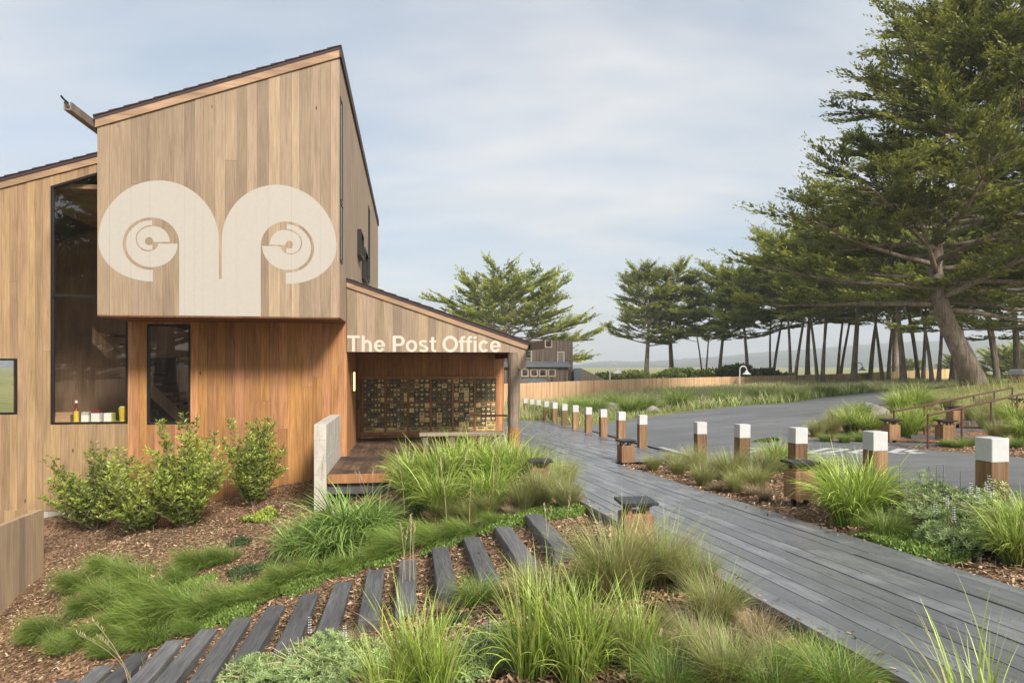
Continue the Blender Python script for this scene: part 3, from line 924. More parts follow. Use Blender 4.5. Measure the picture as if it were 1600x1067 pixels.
def fascia(f, s0, s1, v, h, lift=-0.02, t=.035):
    A = [(s0, v - t, f(s0) + lift - h), (s1, v - t, f(s1) + lift - h), (s1, v - t, f(s1) + lift), (s0, v - t, f(s0) + lift)]
    return MB().quad_prism(A, [(p[0], v - .004, p[2]) for p in A]).build('fascia', M['trim'], bld)
roof('roof', zt, sL - .06, .03, BX - .05, TB, 0.07, M['roofing'])
fascia(zt, sL - .03, .0, BX - .006, 0.16, .0)
roof('roof', main_roof, -10.2, sL - .01, -.06, 12.0, 0.07, M['roofing'])
fascia(main_roof, -9.9, sL - .012, -.006, 0.15, .0)
roof('roof', gable_roof, .006, 4.44, -.06, 7.5, 0.07, M['roofing'])
fascia(gable_roof, .012, 4.40, -.006, 0.13, .0)
# fascia along the tower's right roof edge
MB().box(.0, .045, BX - .05, TB, zt(0) - .16, zt(0) + .10).build('fascia', M['roofing'], bld)
# gutters that run out past the fronts
def gutter(s0, s1, v0, v1, z0, z1):
    m = MB()
    t = 0.025
    m.box(s0, s1, v0, v1, z0, z0 + t); m.box(s0, s0 + t, v0, v1, z0 + t, z1); m.box(s1 - t, s1, v0, v1, z0 + t, z1)
    return m.build('gutter', M['barn_pale'], bld)
g1 = gutter(sL - .20, sL - .065, BX - .95, TB, zt(sL) - .16, zt(sL) + .0)
g2 = gutter(4.45, 4.62, -1.9, 7.5, gable_roof(4.4) - .12, gable_roof(4.4) + .05)
MB().tube([(sL - .13, BX - .92, zt(sL) - .02), (sL - .18, BX - 1.02, zt(sL) + .03), (sL - .2, BX - 1.06, zt(sL) + .07)], .02, 6).build('gutter_hook', M['black'], bld)

# windows
def window(name, poly, v, mull=(), depth=.09, fr=.045, glass='glass'):
    """poly: (s, z) corners, convex, clockwise from bottom-left"""
    cx = sum(p[0] for p in poly) / len(poly); cz = sum(p[1] for p in poly) / len(poly)
    n = len(poly)
    inn = []
    for i in range(n):
        p0, p1, p2 = Vector(poly[i - 1]), Vector(poly[i]), Vector(poly[(i + 1) % n])
        d1 = (p1 - p0).normalized(); d2 = (p2 - p1).normalized()
        n1 = Vector((d1.y, -d1.x)); n2 = Vector((d2.y, -d2.x))
        c = Vector((cx, cz))
        if n1.dot(c - p1) < 0: n1 = -n1
        if n2.dot(c - p1) < 0: n2 = -n2
        b = (n1 + n2); b = b / (b.dot(n1))
        inn.append(p1 + b * fr)
    m = MB()
    for i in range(n):
        j = (i + 1) % n
        q = [poly[i], poly[j], tuple(inn[j]), tuple(inn[i])]
        m.quad_prism([(p[0], v - .012, p[1]) for p in q], [(p[0], v + depth, p[1]) for p in q])
    g = MB()
    g.v = [(p[0], v + .038, p[1]) for p in inn]; g.f = [tuple(range(len(inn)))]
    go = g.build(name, M[glass], bld)
    setp(go, 'dark reflecting pane')
    fo = m.build('window_frame', M['bronze'], go)
    for (a, b) in mull:
        k = MB(); k.box(inn[0][0], inn[2][0], v - .006, v + .07, a, b); k.build('mullion', M['bronze'], go)
    return go
zm = fac(120, 462)[1]
window('window', [(w1s0, w1z0), (w1s0, w1top(w1s0)), (w1s1, w1top(w1s1)), (w1s1, w1z0)], 0.0, [(zm - .03, zm + .03)])
window('window', [(w2s0, w2z0), (w2s0, w2z1), (w2s1, w2z1), (w2s1, w2z0)], 0.0)
window('window', [(w3s0, w3z0), (w3s0, w3z1), (w3s1, w3z1), (w3s1, w3z0)], 0.0)
# windows on the tower's right side (built on the plane s = 0)
def side_window(v0, v1, z0, z1, out=.02):
    m = MB()
    for a, b, c, d in ((v0, v1, z0, z0 + .05), (v0, v1, z1 - .05, z1), (v0, v0 + .05, z0 + .05, z1 - .05), (v1 - .05, v1, z0 + .05, z1 - .05)):
        m.box(-.01, out, a, b, c, d)
    g = MB().box(-.01, .008, v0 + .05, v1 - .05, z0 + .05, z1 - .05).build('window', M['glass_dark'], bld)
    m.build('window_frame', M['bronze'], g)
def side_z(y, v): return CAMZ - (y - HY) / F * (bl(0, v).y)
side_window(-1.50, -1.02, side_z(410, -1.25), side_z(318, -1.25))
side_window(-1.50, -1.02, side_z(316, -1.25), side_z(157, -1.25))
side_window(3.4, 4.6, side_z(403, 4), side_z(364, 4), .12)
side_window(5.2, 7.0, side_z(440, 6), side_z(393, 6), .12)
side_window(8.6, 9.4, side_z(440, 9), side_z(325, 9), .03)

# interior room behind the left windows; opening added in its unseen end wall for daylight
rm = MB()
a0, a1, b0, b1, c0, c1 = -9.5, -.15, .16, 5.2, -1.05, 6.2
for args in ((a0, a1, b1, b1 + .1, c0, c1), (a0 - .1, a0, b0, b1, c0, .2), (a0 - .1, a0, b0, b1, 5.2, c1), (a0 - .1, a0, b0, b0 + .7, .2, 5.2), (a0 - .1, a0, b1 - .7, b1, .2, 5.2), (a1, a1 + .1, b0, b1, c0, c1), (a0, a1, b0, b1, c0 - .1, c0), (a0, a1, b0, b1, c1, c1 + .1)):
    rm.box(*args)
rm.build('interior_wall', M['interior'], bld)
sill_z = w1z0 + .045
MB().box(w1s0, w1s1, .095, .42, sill_z - .05, sill_z).build('window_sill', M['trim'], bld)
st = MB()
for i in range(9):
    s_ = -6.6 + i * .26; z_ = 3.0 - i * .26
    st.box(s_, s_ + .3, 2.6, 3.7, z_ - .06, z_)
st.quad_prism([(-6.7, 2.55, 2.75), (-6.7, 2.6, 2.75), (-6.7, 2.6, 3.15), (-6.7, 2.55, 3.15)], [(-4.2, 2.55, .25), (-4.2, 2.6, .25), (-4.2, 2.6, .65), (-4.2, 2.55, .65)])
st.build('stair', M['interior'], bld)
MB().box(-6.3, -5.4, 5.1, 5.19, -.5, 2.4).build('interior_door', M['dark'], bld)

# emblem on the tower: ram-horn shape in cream paint
def ell(cx, cy, rx, ry, a0, a1, n=24):
    """a in degrees, 0 = right, 90 = up in the picture"""
    return [(cx + rx * math.cos(R(a0 + (a1 - a0) * i / n)), cy - ry * math.sin(R(a0 + (a1 - a0) * i / n))) for i in range(n + 1)]
hornA = [(532, 887), (532, 462)] + ell(364, 460, 168, 156, 0, 270 - 4, 48)[1:] + [(375, 617), (375, 685)] + ell(375, 442, 325, 243, 270, 180, 24)[1:] + ell(409, 442, 359, 359, 180, 0, 56)[1:] + [(769, 670), (777, 670)]
hornB = [(370, 320)] + ell(369, 460, 154, 140, 90, 360, 48)[1:] + [(408, 459)] + ell(345, 457, 63, 48, -2, -90, 14)[1:] + ell(345, 430, 72, 75, 270, 180, 16)[1:] + ell(370, 430, 97, 80, 180, 90, 16)[1:]
hornC = [(476, 450)] + ell(380, 450, 96, 94, 0, 90, 18)[1:] + ell(380, 428, 100, 72, 90, 180, 18)[1:] + ell(350, 428, 70, 70, 180, 270, 16)[1:] + [(372, 496), (372, 464)] + ell(353, 445, 24, 24, -48, -348, 28)[1:] + [(382, 450)]
def paint_on(polys, strips, lift=.0016):
    """a coat of paint that follows each board of a wall"""
    if not isinstance(polys[0], list): polys = [polys]
    m = MB()
    for poly in polys:
        pts = [Vector((p[0], p[1], 0)) for p in poly]
        for t in tessellate_polygon([pts]):
            tri = [pts[i] for i in t]
            lo, hi = min(p.x for p in tri), max(p.x for p in tri)
            for a, b, v in strips:
                a -= .0013; b += .0013
                if b <= lo or a >= hi: continue
                q = clip(tri, Vector((1, 0, 0)), a)
                if len(q) > 2: q = clip(q, Vector((-1, 0, 0)), -b)
                if len(q) < 3: continue
                k = len(m.v)
                ar = sum(q[i].x * q[(i + 1) % len(q)].y - q[(i + 1) % len(q)].x * q[i].y for i in range(len(q)))
                if abs(ar) < 1e-7: continue
                m.v += [(p.x, v - lift, p.y) for p in q]
                m.f.append(tuple(range(k, k + len(q))))
    return m
def toS(p): return fac(140 + p[0] / 3.81, 260 + p[1] / 3.81, BX - .012)
seam = toS((777, 600))[0]
zbot_e = zsoff + .002
def clean(poly):
    out = []
    for p in poly:
        q = toS(p)
        q = (q[0], max(q[1], zbot_e))
        if not out or (abs(q[0] - out[-1][0]) + abs(q[1] - out[-1][1])) > 1e-4: out.append(q)
    return out
for poly in (hornA, hornB, hornC):
    pl = clean(poly)
    if poly is hornA:
        pl = [(seam if abs(p[0] - seam) < .003 else p[0], p[1]) for p in pl]
        full = pl + [(2 * seam - p[0], p[1]) for p in reversed(pl) if abs(p[0] - seam) > 1e-4]
        polys = [full]
    else:
        polys = [pl, [(2 * seam - p[0], p[1]) for p in pl]]
    for q in polys:
        e = paint_on(q, box_strips).build('emblem', M['emblem'], bld)
        setp(e, 'cream painted spiral of the horned emblem')

# lettering along the porch beam
def rect(x0, x1, y0, y1): return [(x0, y0), (x1, y0), (x1, y1), (x0, y1)]
def arc(cx, cy, rx, ry, w, a0, a1, n=26, wy=None):
    wy = w if wy is None else wy
    o = [(cx + rx * math.cos(R(a0 + (a1 - a0) * i / n)), cy + ry * math.sin(R(a0 + (a1 - a0) * i / n))) for i in range(n + 1)]
    i_ = [(cx + (rx - w) * math.cos(R(a0 + (a1 - a0) * i / n)), cy + (ry - wy) * math.sin(R(a0 + (a1 - a0) * i / n))) for i in range(n + 1)]
    return o + i_[::-1]
W_ = .195
def bowl(rx=.36): return [arc(rx + .04, .365, rx, .375, .19, 0, 180, wy=.15), arc(rx + .04, .365, rx, .375, .19, 180, 360, wy=.15)]
def G_s():
    # three bars joined by two half bowls
    a = arc(.36, .54, .30, .205, .18, 25, 270, wy=.135)
    b = arc(.37, .20, .32, .21, .18, 90, -155, wy=.135)
    return [a, b]
GLY = {
 'T': (.86, [rect(.03, .83, .84, 1.0), rect(.43 - W_ / 2, .43 + W_ / 2, 0, .838)]),
 'h': (.83, [rect(.09, .28, 0, 1.0), arc(.44, .40, .30, .335, .19, 0, 150, wy=.16), rect(.55, .74, 0, .398)]),
 'e': (.79, [arc(.40, .365, .36, .375, .19, 8, 300, 40, wy=.15), rect(.225, .755, .315, .425), arc(.40, .365, .36, .375, .19, 302, 332, 8, wy=.15)]),
 'P': (.90, [rect(.09, .30, 0, 1.0), rect(.302, .55, .84, 1.0), rect(.302, .55, .36, .515), arc(.55, .68, .32, .32, .205, -90, 90, wy=.16)]),
 'o': (.82, [arc(.41, .365, .37, .375, .19, 0, 180, wy=.15), arc(.41, .365, .37, .375, .19, 180, 360, wy=.15)]),
 's': (.74, G_s()),
 't': (.47, [rect(.13, .32, .17, .93), rect(.02, .129, .595, .725), rect(.322, .45, .595, .725), arc(.32, .18, .19, .18, .185, 180, 270, wy=.14), rect(.322, .45, .0, .14)]),
 'O': (1.10, [arc(.55, .50, .51, .52, .205, 0, 180, wy=.17), arc(.55, .50, .51, .52, .205, 180, 360, wy=.17)]),
 'f': (.46, [rect(.12, .31, 0, .80), rect(.01, .119, .595, .725), rect(.312, .45, .595, .725), arc(.33, .80, .21, .215, .195, 90, 180, wy=.14), rect(.332, .45, .875, 1.015)]),
 'i': (.37, [rect(.09, .28, 0, .725), rect(.09, .28, .84, 1.0)]),
 'c': (.77, [arc(.40, .365, .36, .375, .19, 40, 320, 44, wy=.15)]),
 ' ': (.36, []),
}
txt = 'The Post Office'
tot = sum(GLY[c][0] for c in txt)
ts0 = fac(541, 549)[0] + .01; ts1 = fac(783, 549)[0]
kx = (ts1 - ts0) / tot
kz = fac(660, 524.5)[1] - fac(660, 549.5)[1]
x = ts0
for ch in txt:
    adv, polys = GLY[ch]
    if polys:
        m = paint_on([[(x + p[0] * kx, zbeam + .004 + p[1] * kz) for p in q] for q in polys], gable_strips)
        lo = m.build('letter', M['letter'], bld)
    x += adv * kx

# porch: beam, post, ceiling, side wall, back wall, deck
BW = 4.15                                            # back wall depth
MB().box(.012, 4.05, .034, .20, zbeam + .001, zbeam + .30).build('beam', M['cedar_dark'], bld)
m = MB()
A = [(.02, .22, gable_roof(.02) - .10), (4.36, .22, gable_roof(4.36) - .10), (4.36, .22, gable_roof(4.36) - .03), (.02, .22, gable_roof(.02) - .03)]
m.quad_prism(A, [(p[0], 7.4, p[2]) for p in A]); m.build('porch_ceiling', M['cedar_dark'], bld)
for i in range(5):
    vv = .9 + i * .75
    MB().box(.02, 4.3, vv, vv + .09, zbeam + .02, zbeam + .2).build('rafter', M['cedar_dark'], bld)
MB().box(4.1, 4.3, .21, 7.4, zbeam - .12, zbeam + .14).build('eave_beam', M['cedar_dark'], bld)
# round-cornered rough post
pm = MB()
ps, pz = 4.06, -.03
rings = []
for k in range(12):
    z = .62 + (zbeam - .62) * k / 11
    rr = .15 + .006 * math.sin(k * 2.1) + .004 * math.sin(k * 5.3)
    rings.append([(ps + rr * math.cos(2 * math.pi * q / 14) * (1 + .05 * math.sin(q * 3 + k * .2)), .12 + rr * math.sin(2 * math.pi * q / 14) * (1 + .04 * math.cos(q * 2)), z) for q in range(14)])
pm.rings(rings)
po = pm.build('post', M['rough_post'], bld)
rings = [[(ps + r_ * math.cos(2 * math.pi * q / 14), .12 + r_ * math.sin(2 * math.pi * q / 14), z) for q in range(14)] for z, r_ in ((-.12, .155), (.3, .155), (.60, .153), (.619, .15))]
MB().rings(rings).build('post_foot', M['post_foot'], po)
# side wall of the porch (left) in boards running into depth
v = .034
while v < BW - .01:
    e = min(BW, v + .2 * random.choice([.9, 1, 1.1]))
    if not (2.75 < (v + e) / 2 < 3.75):
        MB().box(-.03, random.uniform(.0, .004) + .006, v + .002, e - .002, .0, gable_roof(0) - .1).build('siding_board', M['cedar_red'], bld)
    v = e
dr = MB().box(-.03, -.004, 2.74, 3.76, .02, 2.1).build('door', M['cedar_dark'], bld)
MB().box(-.03, .012, 2.68, 2.74, .0, 2.16).build('door_frame', M['trim'], dr)
MB().box(-.03, .012, 3.76, 3.82, .0, 2.16).build('door_frame', M['trim'], dr)
MB().tube([(0, 2.9, .95), (.07, 2.9, .95), (.07, 2.9, 1.2), (0, 2.9, 1.2)], .014, 6).build('handle', M['bronze'], dr)
MB().box(-.03, -.004, 2.74, 3.76, 2.1, gable_roof(0) - .1).build('siding_board', M['cedar_dark'], bld)
# back wall
mwL = 0.0; mwR = fac(786, 640, BW)[0]
board_wall(mwL, mwR, BW + .03, .03, const(0.0), lambda s: gable_roof(s) - .11, [], 0.2, lambda s, z: M['cedar_red'])
MB().box(mwR - .01, mwR + .03, BW + .02, BW + 2.4, 0, gable_roof(mwR) - .12).build('end_wall', M['post_foot'], bld)
MB().box(mwL, mwR - .012, BW + .07, BW + .12, 0, 2.6).build('wall_core', M['dark'], bld)

# porch deck boards
dv0 = -2.66
x = -.12
while x < 3.9:
    e = min(3.905, x + .19)
    MB().box(x + .003, e - .003, dv0, BW + .02, -.045, 0.0 + random.uniform(-.002, .002)).build('deck_board', M['porch_deck'], bld)
    x = e
MB().box(-.12, 3.9, dv0 - .045, dv0 - .003, -.19, -.012).build('deck_fascia', M['cedar_red'], bld)
MB().box(-.12, 3.9, dv0 + .05, dv0 + .15, -.42, -.05).build('deck_joist', M['step'], bld)
for i in range(4):
    MB().box(.3 + i * 1.15, .42 + i * 1.15, dv0 + .16, dv0 + .28, -1.0, -.05).build('deck_pier', M['step'], bld)

# wall light (lit)
lm, N, L, out = new_mat('sconce_glow')
em = N.new('ShaderNodeEmission'); em.inputs[0].default_value = (1.0, .62, .2, 1); em.inputs[1].default_value = 2.2
L.new(em.outputs[0], out.inputs['Surface'])
sc_l = empty('wall_light'); sc_l.parent = None
sc_l.location = bl(.0125, 1.55, 1.75); sc_l.rotation_euler = (0, 0, TH)
setp(sc_l, 'slim lit amber wall light on the porch side wall', 'wall light')
MB().box(.0, .03, -.06, .06, -.28, .28).build('back_plate', M['bronze'], sc_l)
MB().box(.03, .07, -.04, .04, -.24, .24).build('diffuser', lm, sc_l)

# concrete wall beside the deck: cast blocks with joints
cw = empty('concrete_wall', bl(-.37, -2.78, 0), TH)
setp(cw, 'pale board-marked concrete end wall beside the porch deck', 'wall')
ztop = 1.0
MB().box(.003, .227, .003, 2.76, -1.4, ztop - .003).build('wall_core', M['concrete'], cw)
rows = [-1.4, -.78, -.33, .0, .34, .68, ztop]
for i in range(len(rows) - 1):
    cuts = [0.0, 1.36, 2.765] if i % 2 else [0.0, .8, 2.0, 2.765]
    for a, b in zip(cuts[:-1], cuts[1:]):
        MB().cbox(-.004, .234, a + .004 - (.008 if a == 0 else 0), b - .004, rows[i] + .004, rows[i + 1] - .002, .006).build('concrete_block', M['concrete'], cw)
# footing strip under the siding
MB().box(-9.6, -.4, .01, .12, -1.32, WB - .005).build('footing', M['concrete'], bld)

# ------------------------------------------------------------------ mailboxes
def mailbox_mat():
    m, N, L, out = new_mat('brass_and_green_doors')
    a = N.new('ShaderNodeAttribute'); a.attribute_name = 'tint'
    r = ramp(N, L, a.outputs['Fac'], [(0.0, (0.06, 0.06, 0.038)), (0.55, (0.15, 0.13, 0.065)), (0.74, (0.36, 0.27, 0.13)), (0.86, (0.66, 0.46, 0.19)), (1.0, (0.80, 0.60, 0.28))])
    r.color_ramp.interpolation = 'LINEAR'
    p = principled(N, L, out, Roughness=.42, Metallic=.2); L.new(r.outputs[0], p.inputs['Base Color'])
    return m
M['mailbox'] = mailbox_mat()
mb0 = fac(566.5, 592, BW); mb1 = fac(776, 673, BW)
bank = empty('mailbox_bank', bl(mb0[0], BW, mb1[1]), TH)
setp(bank, 'wall of old brass and green post boxes at the back of the porch', 'mailboxes')
WB_, HB = mb1[0] - mb0[0], mb0[1] - mb1[1]
fm = MB()
fm.box(-.06, WB_ + .06, -.05, -.002, -.07, -.002); fm.box(-.06, WB_ + .06, -.05, -.002, HB + .002, HB + .07)
fm.build('frame_rail', M['cedar_red'], bank)
for i in range(7):
    xx = WB_ * i / 6
    MB().box(xx - .028, xx + .028, -.052, -.002, 0, HB).build('frame_stile', M['cedar_red'], bank)
MB().box(0, WB_, -.048, -.002, HB * .555 - .018, HB * .555 + .018).build('frame_rail', M['cedar_red'], bank)
def module(x0, x1, z0, z1, cols, rows_, big):
    vs, fs, tn = [], [], []
    def door(a, b, c, d, t):
        k = len(vs)
        g = .005; y0, y1 = -.008, -.034
        ins = .010
        P = [(a + g, y0, c + g), (b - g, y0, c + g), (b - g, y0, d - g), (a + g, y0, d - g), (a + g, y1, c + g), (b - g, y1, c + g), (b - g, y1, d - g), (a + g, y1, d - g)]
        w, h = b - a, d - c
        # little window in the upper half, proud label, knob
        P += [(a + w * .22, y1 - .005, c + h * .52), (b - w * .22, y1 - .005, c + h * .52), (b - w * .22, y1 - .005, d - h * .18), (a + w * .22, y1 - .005, d - h * .18)]
        P += [(a + w * .40, y1 - .016, c + h * .2), (b - w * .40, y1 - .016, c + h * .2), (b - w * .40, y1 - .016, c + h * .4), (a + w * .40, y1 - .016, c + h * .4)]
        vs.extend(P)
        fs.extend([(k + 4, k + 5, k + 6, k + 7), (k, k + 1, k + 5, k + 4), (k + 1, k + 2, k + 6, k + 5), (k + 2, k + 3, k + 7, k + 6), (k + 3, k, k + 4, k + 7), (k + 8, k + 9, k + 10, k + 11), (k + 12, k + 13, k + 14, k + 15)])
        tn.extend([t] * 8 + [min(1, t * .4 + .78 * (random.random() < .45) + .1)] * 4 + [.8] * 4)
    if big:
        hb = (z1 - z0) * .17
        for i in range(2):
            door(x0 + (x1 - x0) * i / 2, x0 + (x1 - x0) * (i + 1) / 2, z0, z0 + hb, random.uniform(.76, .86))
        z0 = z0 + hb
    for r_ in range(rows_):
        for c in range(cols):
            t = random.random() * .7
            if random.random() < (.05 if cols > 5 else .17): t = random.uniform(.84, 1)
            door(x0 + (x1 - x0) * c / cols, x0 + (x1 - x0) * (c + 1) / cols, z0 + (z1 - z0) * r_ / rows_, z0 + (z1 - z0) * (r_ + 1) / rows_, t)
    me = bpy.data.meshes.new('door_grid'); me.from_pydata(vs, [], fs)
    at = me.attributes.new('tint', 'FLOAT', 'POINT'); at.data.foreach_set('value', tn)
    me.materials.append(M['mailbox'])
    mo = link('mailbox_module', me, bank)
for i in range(6):
    a, b = WB_ * i / 6 + .03, WB_ * (i + 1) / 6 - .03
    cols = 6 if i < 2 else 4
    module(a, b, HB * .555 + .02, HB - .005, cols, 5, False)
    module(a, b, .005, HB * .555 - .02, cols, 5, True)

# ------------------------------------------------------------------ bench, rail
zt_b = .50
b = empty('bench', bl(fac(655, 680, .35)[0], .35, 0), TH)
setp(b, 'weathered grey timber bench along the porch front beside the post', 'bench')
bl_len = 3.9 - fac(655, 680, .35)[0] - .05
MB().cbox(0, bl_len, -.17, .0 - .002, zt_b - .07, zt_b, .008).build('seat_plank', M['bench'], b)
MB().cbox(0, bl_len, .002, .17, zt_b - .07, zt_b, .008).build('seat_plank', M['bench'], b)
for q in (.15, bl_len * .38, bl_len * .72, bl_len - .1):
    MB().cbox(q - .07, q + .07, -.13, .13, 0, zt_b - .072, .008).build('leg', M['rough_post'], b)
r_s = fac(729, 645, .75)[0]
hr = empty('handrail', bl(r_s, .75, 0), TH)
setp(hr, 'slim brown metal handrail behind the porch bench', 'handrail')
MB().tube([(0, 0, 0), (0, 0, .86), (.03, 0, .90), (.08, 0, .91), (3.92 - r_s, -.5, .91)], .022, 8).build('rail_tube', M['rail'], hr)

# low timber wall at the lower left
lw = empty('timber_wall', (-8.95, 13.05, 0), TH)
setp(lw, 'low cedar board wall stepping down the slope beside the building', 'wall')
x = 0.0
for i in range(30):
    w = .21
    MB().box(-.06, .0 + random.uniform(0, .004), -x - w + .003, -x - .003, -3.1, -.58 + random.uniform(-.002, .002)).build('wall_board', M['cedar'], lw)
    x += w
for i in range(8):
    MB().box(-.065 - (i + 1) * .2 + .003, -.065 - i * .2 - .003, -.06, -.0, -2.6, -.582).build('wall_board', M['cedar_warm'], lw)
MB().box(-.16, -.062, -6.3, -.065, -3.1, -.60).build('wall_core', M['cedar_warm'], lw)

# ------------------------------------------------------------------ things on the sill
def on_sill(name, px, v, label, cat, rz=0):
    s_ = fac(px, 660, v)[0]
    o = empty(name, bl(s_, v, sill_z), TH + rz)
    return setp(o, label, cat)
def cyl(m, r, z0, z1, n=14, r1=None):
    r1 = r if r1 is None else r1
    return m.rings([[(r * math.cos(2 * math.pi * q / n), r * math.sin(2 * math.pi * q / n), z0) for q in range(n)], [(r1 * math.cos(2 * math.pi * q / n), r1 * math.sin(2 * math.pi * q / n), z1) for q in range(n)]])
yellow = plain('yellow_label', (.70, .52, .06), .45); kraft = plain('kraft_card', (.40, .26, .14), .8); card = plain('white_card', (.78, .77, .70), .6)
green = plain('lime_card', (.42, .50, .12), .6); redc = plain('dark_red', (.18, .03, .03), .5); clear = glass_mat('clear_plastic', (.9, .9, .9), 1.45)
o = on_sill('cardboard_box', 98, .22, 'open brown cardboard box on the tall window sill', 'box', .15)
MB().box(-.17, .17, -.08, -.072, 0, .13).build('front_flap', kraft, o); MB().box(-.17, .17, .08, .088, 0, .21).build('back_flap', kraft, o)
MB().box(-.17, -.162, -.072, .08, 0, .16).build('side_flap', kraft, o); MB().box(.162, .17, -.072, .08, 0, .16).build('side_flap', kraft, o); MB().box(-.16, .16, -.07, .078, 0, .006).build('base', kraft, o)
o = on_sill('bottle', 119, .2, 'yellow labelled bottle with dark red neck on the window sill', 'bottle')
m = MB(); cyl(m, .055, 0, .03); m.build('base', yellow, o); m = MB(); cyl(m, .055, .031, .24); m.build('label_band', yellow, o)
m = MB(); cyl(m, .055, .241, .30, r1=.028); m.build('shoulder', redc, o); m = MB(); cyl(m, .024, .301, .42); m.build('neck', redc, o); m = MB(); cyl(m, .03, .421, .48); m.build('cap', card, o)
for px, w, h, lab, mt in ((134.5, .15, .15, 'small white box with speckled lid on the window sill', M['concrete']), (151.5, .18, .19, 'taller white box in the middle of the window sill', redc), (170, .16, .19, 'white box with lime green end on the window sill', green)):
    o = on_sill('carton', px, .2, lab, 'box', random.uniform(-.1, .1))
    MB().box(-w / 2, w / 2, -.08, .08, 0, h).build('body', card, o)
    if mt is green: MB().box(w / 2 + .001, w / 2 + .03, -.08, .08, 0, h).build('end', mt, o)
    else: MB().box(-w / 2, w / 2, -.08, .08, h + .002, h + .07).build('lid', mt, o)
o = on_sill('tumbler', 191, .2, 'bright yellow ribbed tumbler at the end of the window sill', 'cup')
m = MB()
for k in range(6):
    z0 = .05 * k
    n = 16
    m.rings([[((.055 + .004 * k) * math.cos(2 * math.pi * q / n), (.055 + .004 * k) * math.sin(2 * math.pi * q / n), z0) for q in range(n)], [((.062 + .004 * k) * math.cos(2 * math.pi * q / n), (.062 + .004 * k) * math.sin(2 * math.pi * q / n), z0 + .045) for q in range(n)]])
m.build('body', yellow, o)
m = MB(); m.rings([[(.07 * math.cos(2 * math.pi * q / 14), .07 * math.sin(2 * math.pi * q / 14), .302) for q in range(14)], [(.05 * math.cos(2 * math.pi * q / 14), .05 * math.sin(2 * math.pi * q / 14), .34) for q in range(14)]]); m.build('leafy_top', green, o)
o = on_sill('wire_hoop', 241, .2, 'thin black wire hoop standing inside the narrow window', 'hoop')
MB().tube([(-.07, 0, 0), (-.07, 0, .18), (-.04, 0, .24), (.02, 0, .25), (.06, 0, .22), (.07, 0, .14)], .008, 6).build('wire', M['black'], o)

# ------------------------------------------------------------------ bollards
def make_bollard():
    r = empty('bollard')
    w = .108
    MB().cbox(-w, w, -w, w, -.5, .615, .006).build('post', M['bollard'], r)
    MB().cbox(-w - .002, w + .002, -w - .002, w + .002, .619, .87, .006).build('cap', M['white'], r)
    return r
b0 = make_bollard(); first = True
for k in range(17):
    if k == 5: continue
    Y = 7.4 + 1.85 * k; X = bollard_x(Y)
    o = b0 if first else copy_tree(b0); first = False
    o.location = (X, Y, gz(X, Y) if k < 5 else max(gz(X, Y), float(zb(np.array(Y))) - .0))
    base = [.51, .40, .285, .183, .073, 0, -.04, -.075, -.12, -.165, -.2, -.26, -.3, -.34, -.375, -.43, -.46][k]
    o.location.z = base
    o.rotation_euler = (R(random.uniform(-.6, .6)), R(random.uniform(-.6, .6)), TH + R(random.uniform(-3, 3)))
    if k < 5: setp(o, ['white capped timber bollard with silvery lupines at its foot', 'white capped timber bollard behind the bright strap grass fountain', 'white capped timber bollard behind the path light in the bed',
                       'white capped timber bollard midway between path light and row gap', 'white capped bollard in olive tufts, last in the bed before the gap in the row'][k], 'bollard', 'bollards in the planted bed')
    elif k < 11: setp(o, 'square timber bollard with white cap on the edge of the plank deck', 'bollard', 'bollards along the plank deck')
    else: setp(o, 'small distant white capped bollard in the grass beyond the plank deck', 'bollard', 'bollards in the far grass')

# ------------------------------------------------------------------ path lights
def make_light():
    r = empty('path_light')
    h = .15
    for sx in (-1, 1):
        MB().box(sx * .09 - .025, sx * .09 + .025, -.025, .025, -.2, .10).build('leg', M['black'], r)
    # body of four boards with chamfered top
    m = MB()
    m.rings([[(-h, -h, .10), (h, -h, .10), (h, h, .10), (-h, h, .10)], [(-h, -h, .455), (h, -h, .455), (h, h, .455), (-h, h, .455)], [(-h + .03, -h + .03, .475), (h - .03, -h + .03, .475), (h - .03, h - .03, .475), (-h + .03, h - .03, .475)]])
    m.build('body', M['light_box'], r)
    for sx in (-1, 1):
        for sy in (-1, 1):
            MB().box(sx * .09 - .022, sx * .09 + .022, sy * .09 - .022, sy * .09 + .022, .476, .545).build('spacer', M['light_box'], r)
    MB().box(-.13, .13, -.13, .13, .546, .566).build('lamp_tray', M['black'], r)
    MB().cbox(-.185, .185, -.185, .185, .567, .598, .004).build('cap', M['black'], r)
    return r
l0 = make_light(); first = True
spots = [(1.27, 7.0, 'timber path light half hidden in tall tuft grass at the boardwalk edge'), (3.92, 9.3, 'timber path light with black cap beside the bright strap grass clump'),
         (2.55, 15.3, 'timber path light standing where the boardwalk meets the plank deck'), (.45, 10.95, 'timber path light sunk in grass beside the porch planting')]
for x, y, lab in spots:
    o = l0 if first else copy_tree(l0); first = False
    o.location = (x, y, gz(x, y)); o.rotation_euler = (0, 0, TH + R(random.uniform(-4, 4)))
    setp(o, lab, 'path light', 'timber path lights')
for px, py, D, lab in ((1392, 699, 16.9, 'timber path light at the foot of the left handrail'), (1477, 703, 16.4, 'timber path light between the two handrails near the drive'),
                       (1492, 668, 19.5, 'timber path light up the slope between the handrails'), (1592, 652, 20.5, 'timber path light at the top of the handrail path')):
    p = at_depth(px, py, D)
    o = copy_tree(l0); o.location = (p.x, p.y, gz(p.x, p.y)); o.rotation_euler = (0, 0, TH + R(random.uniform(-8, 8)))
    setp(o, lab, 'path light', 'timber path lights')

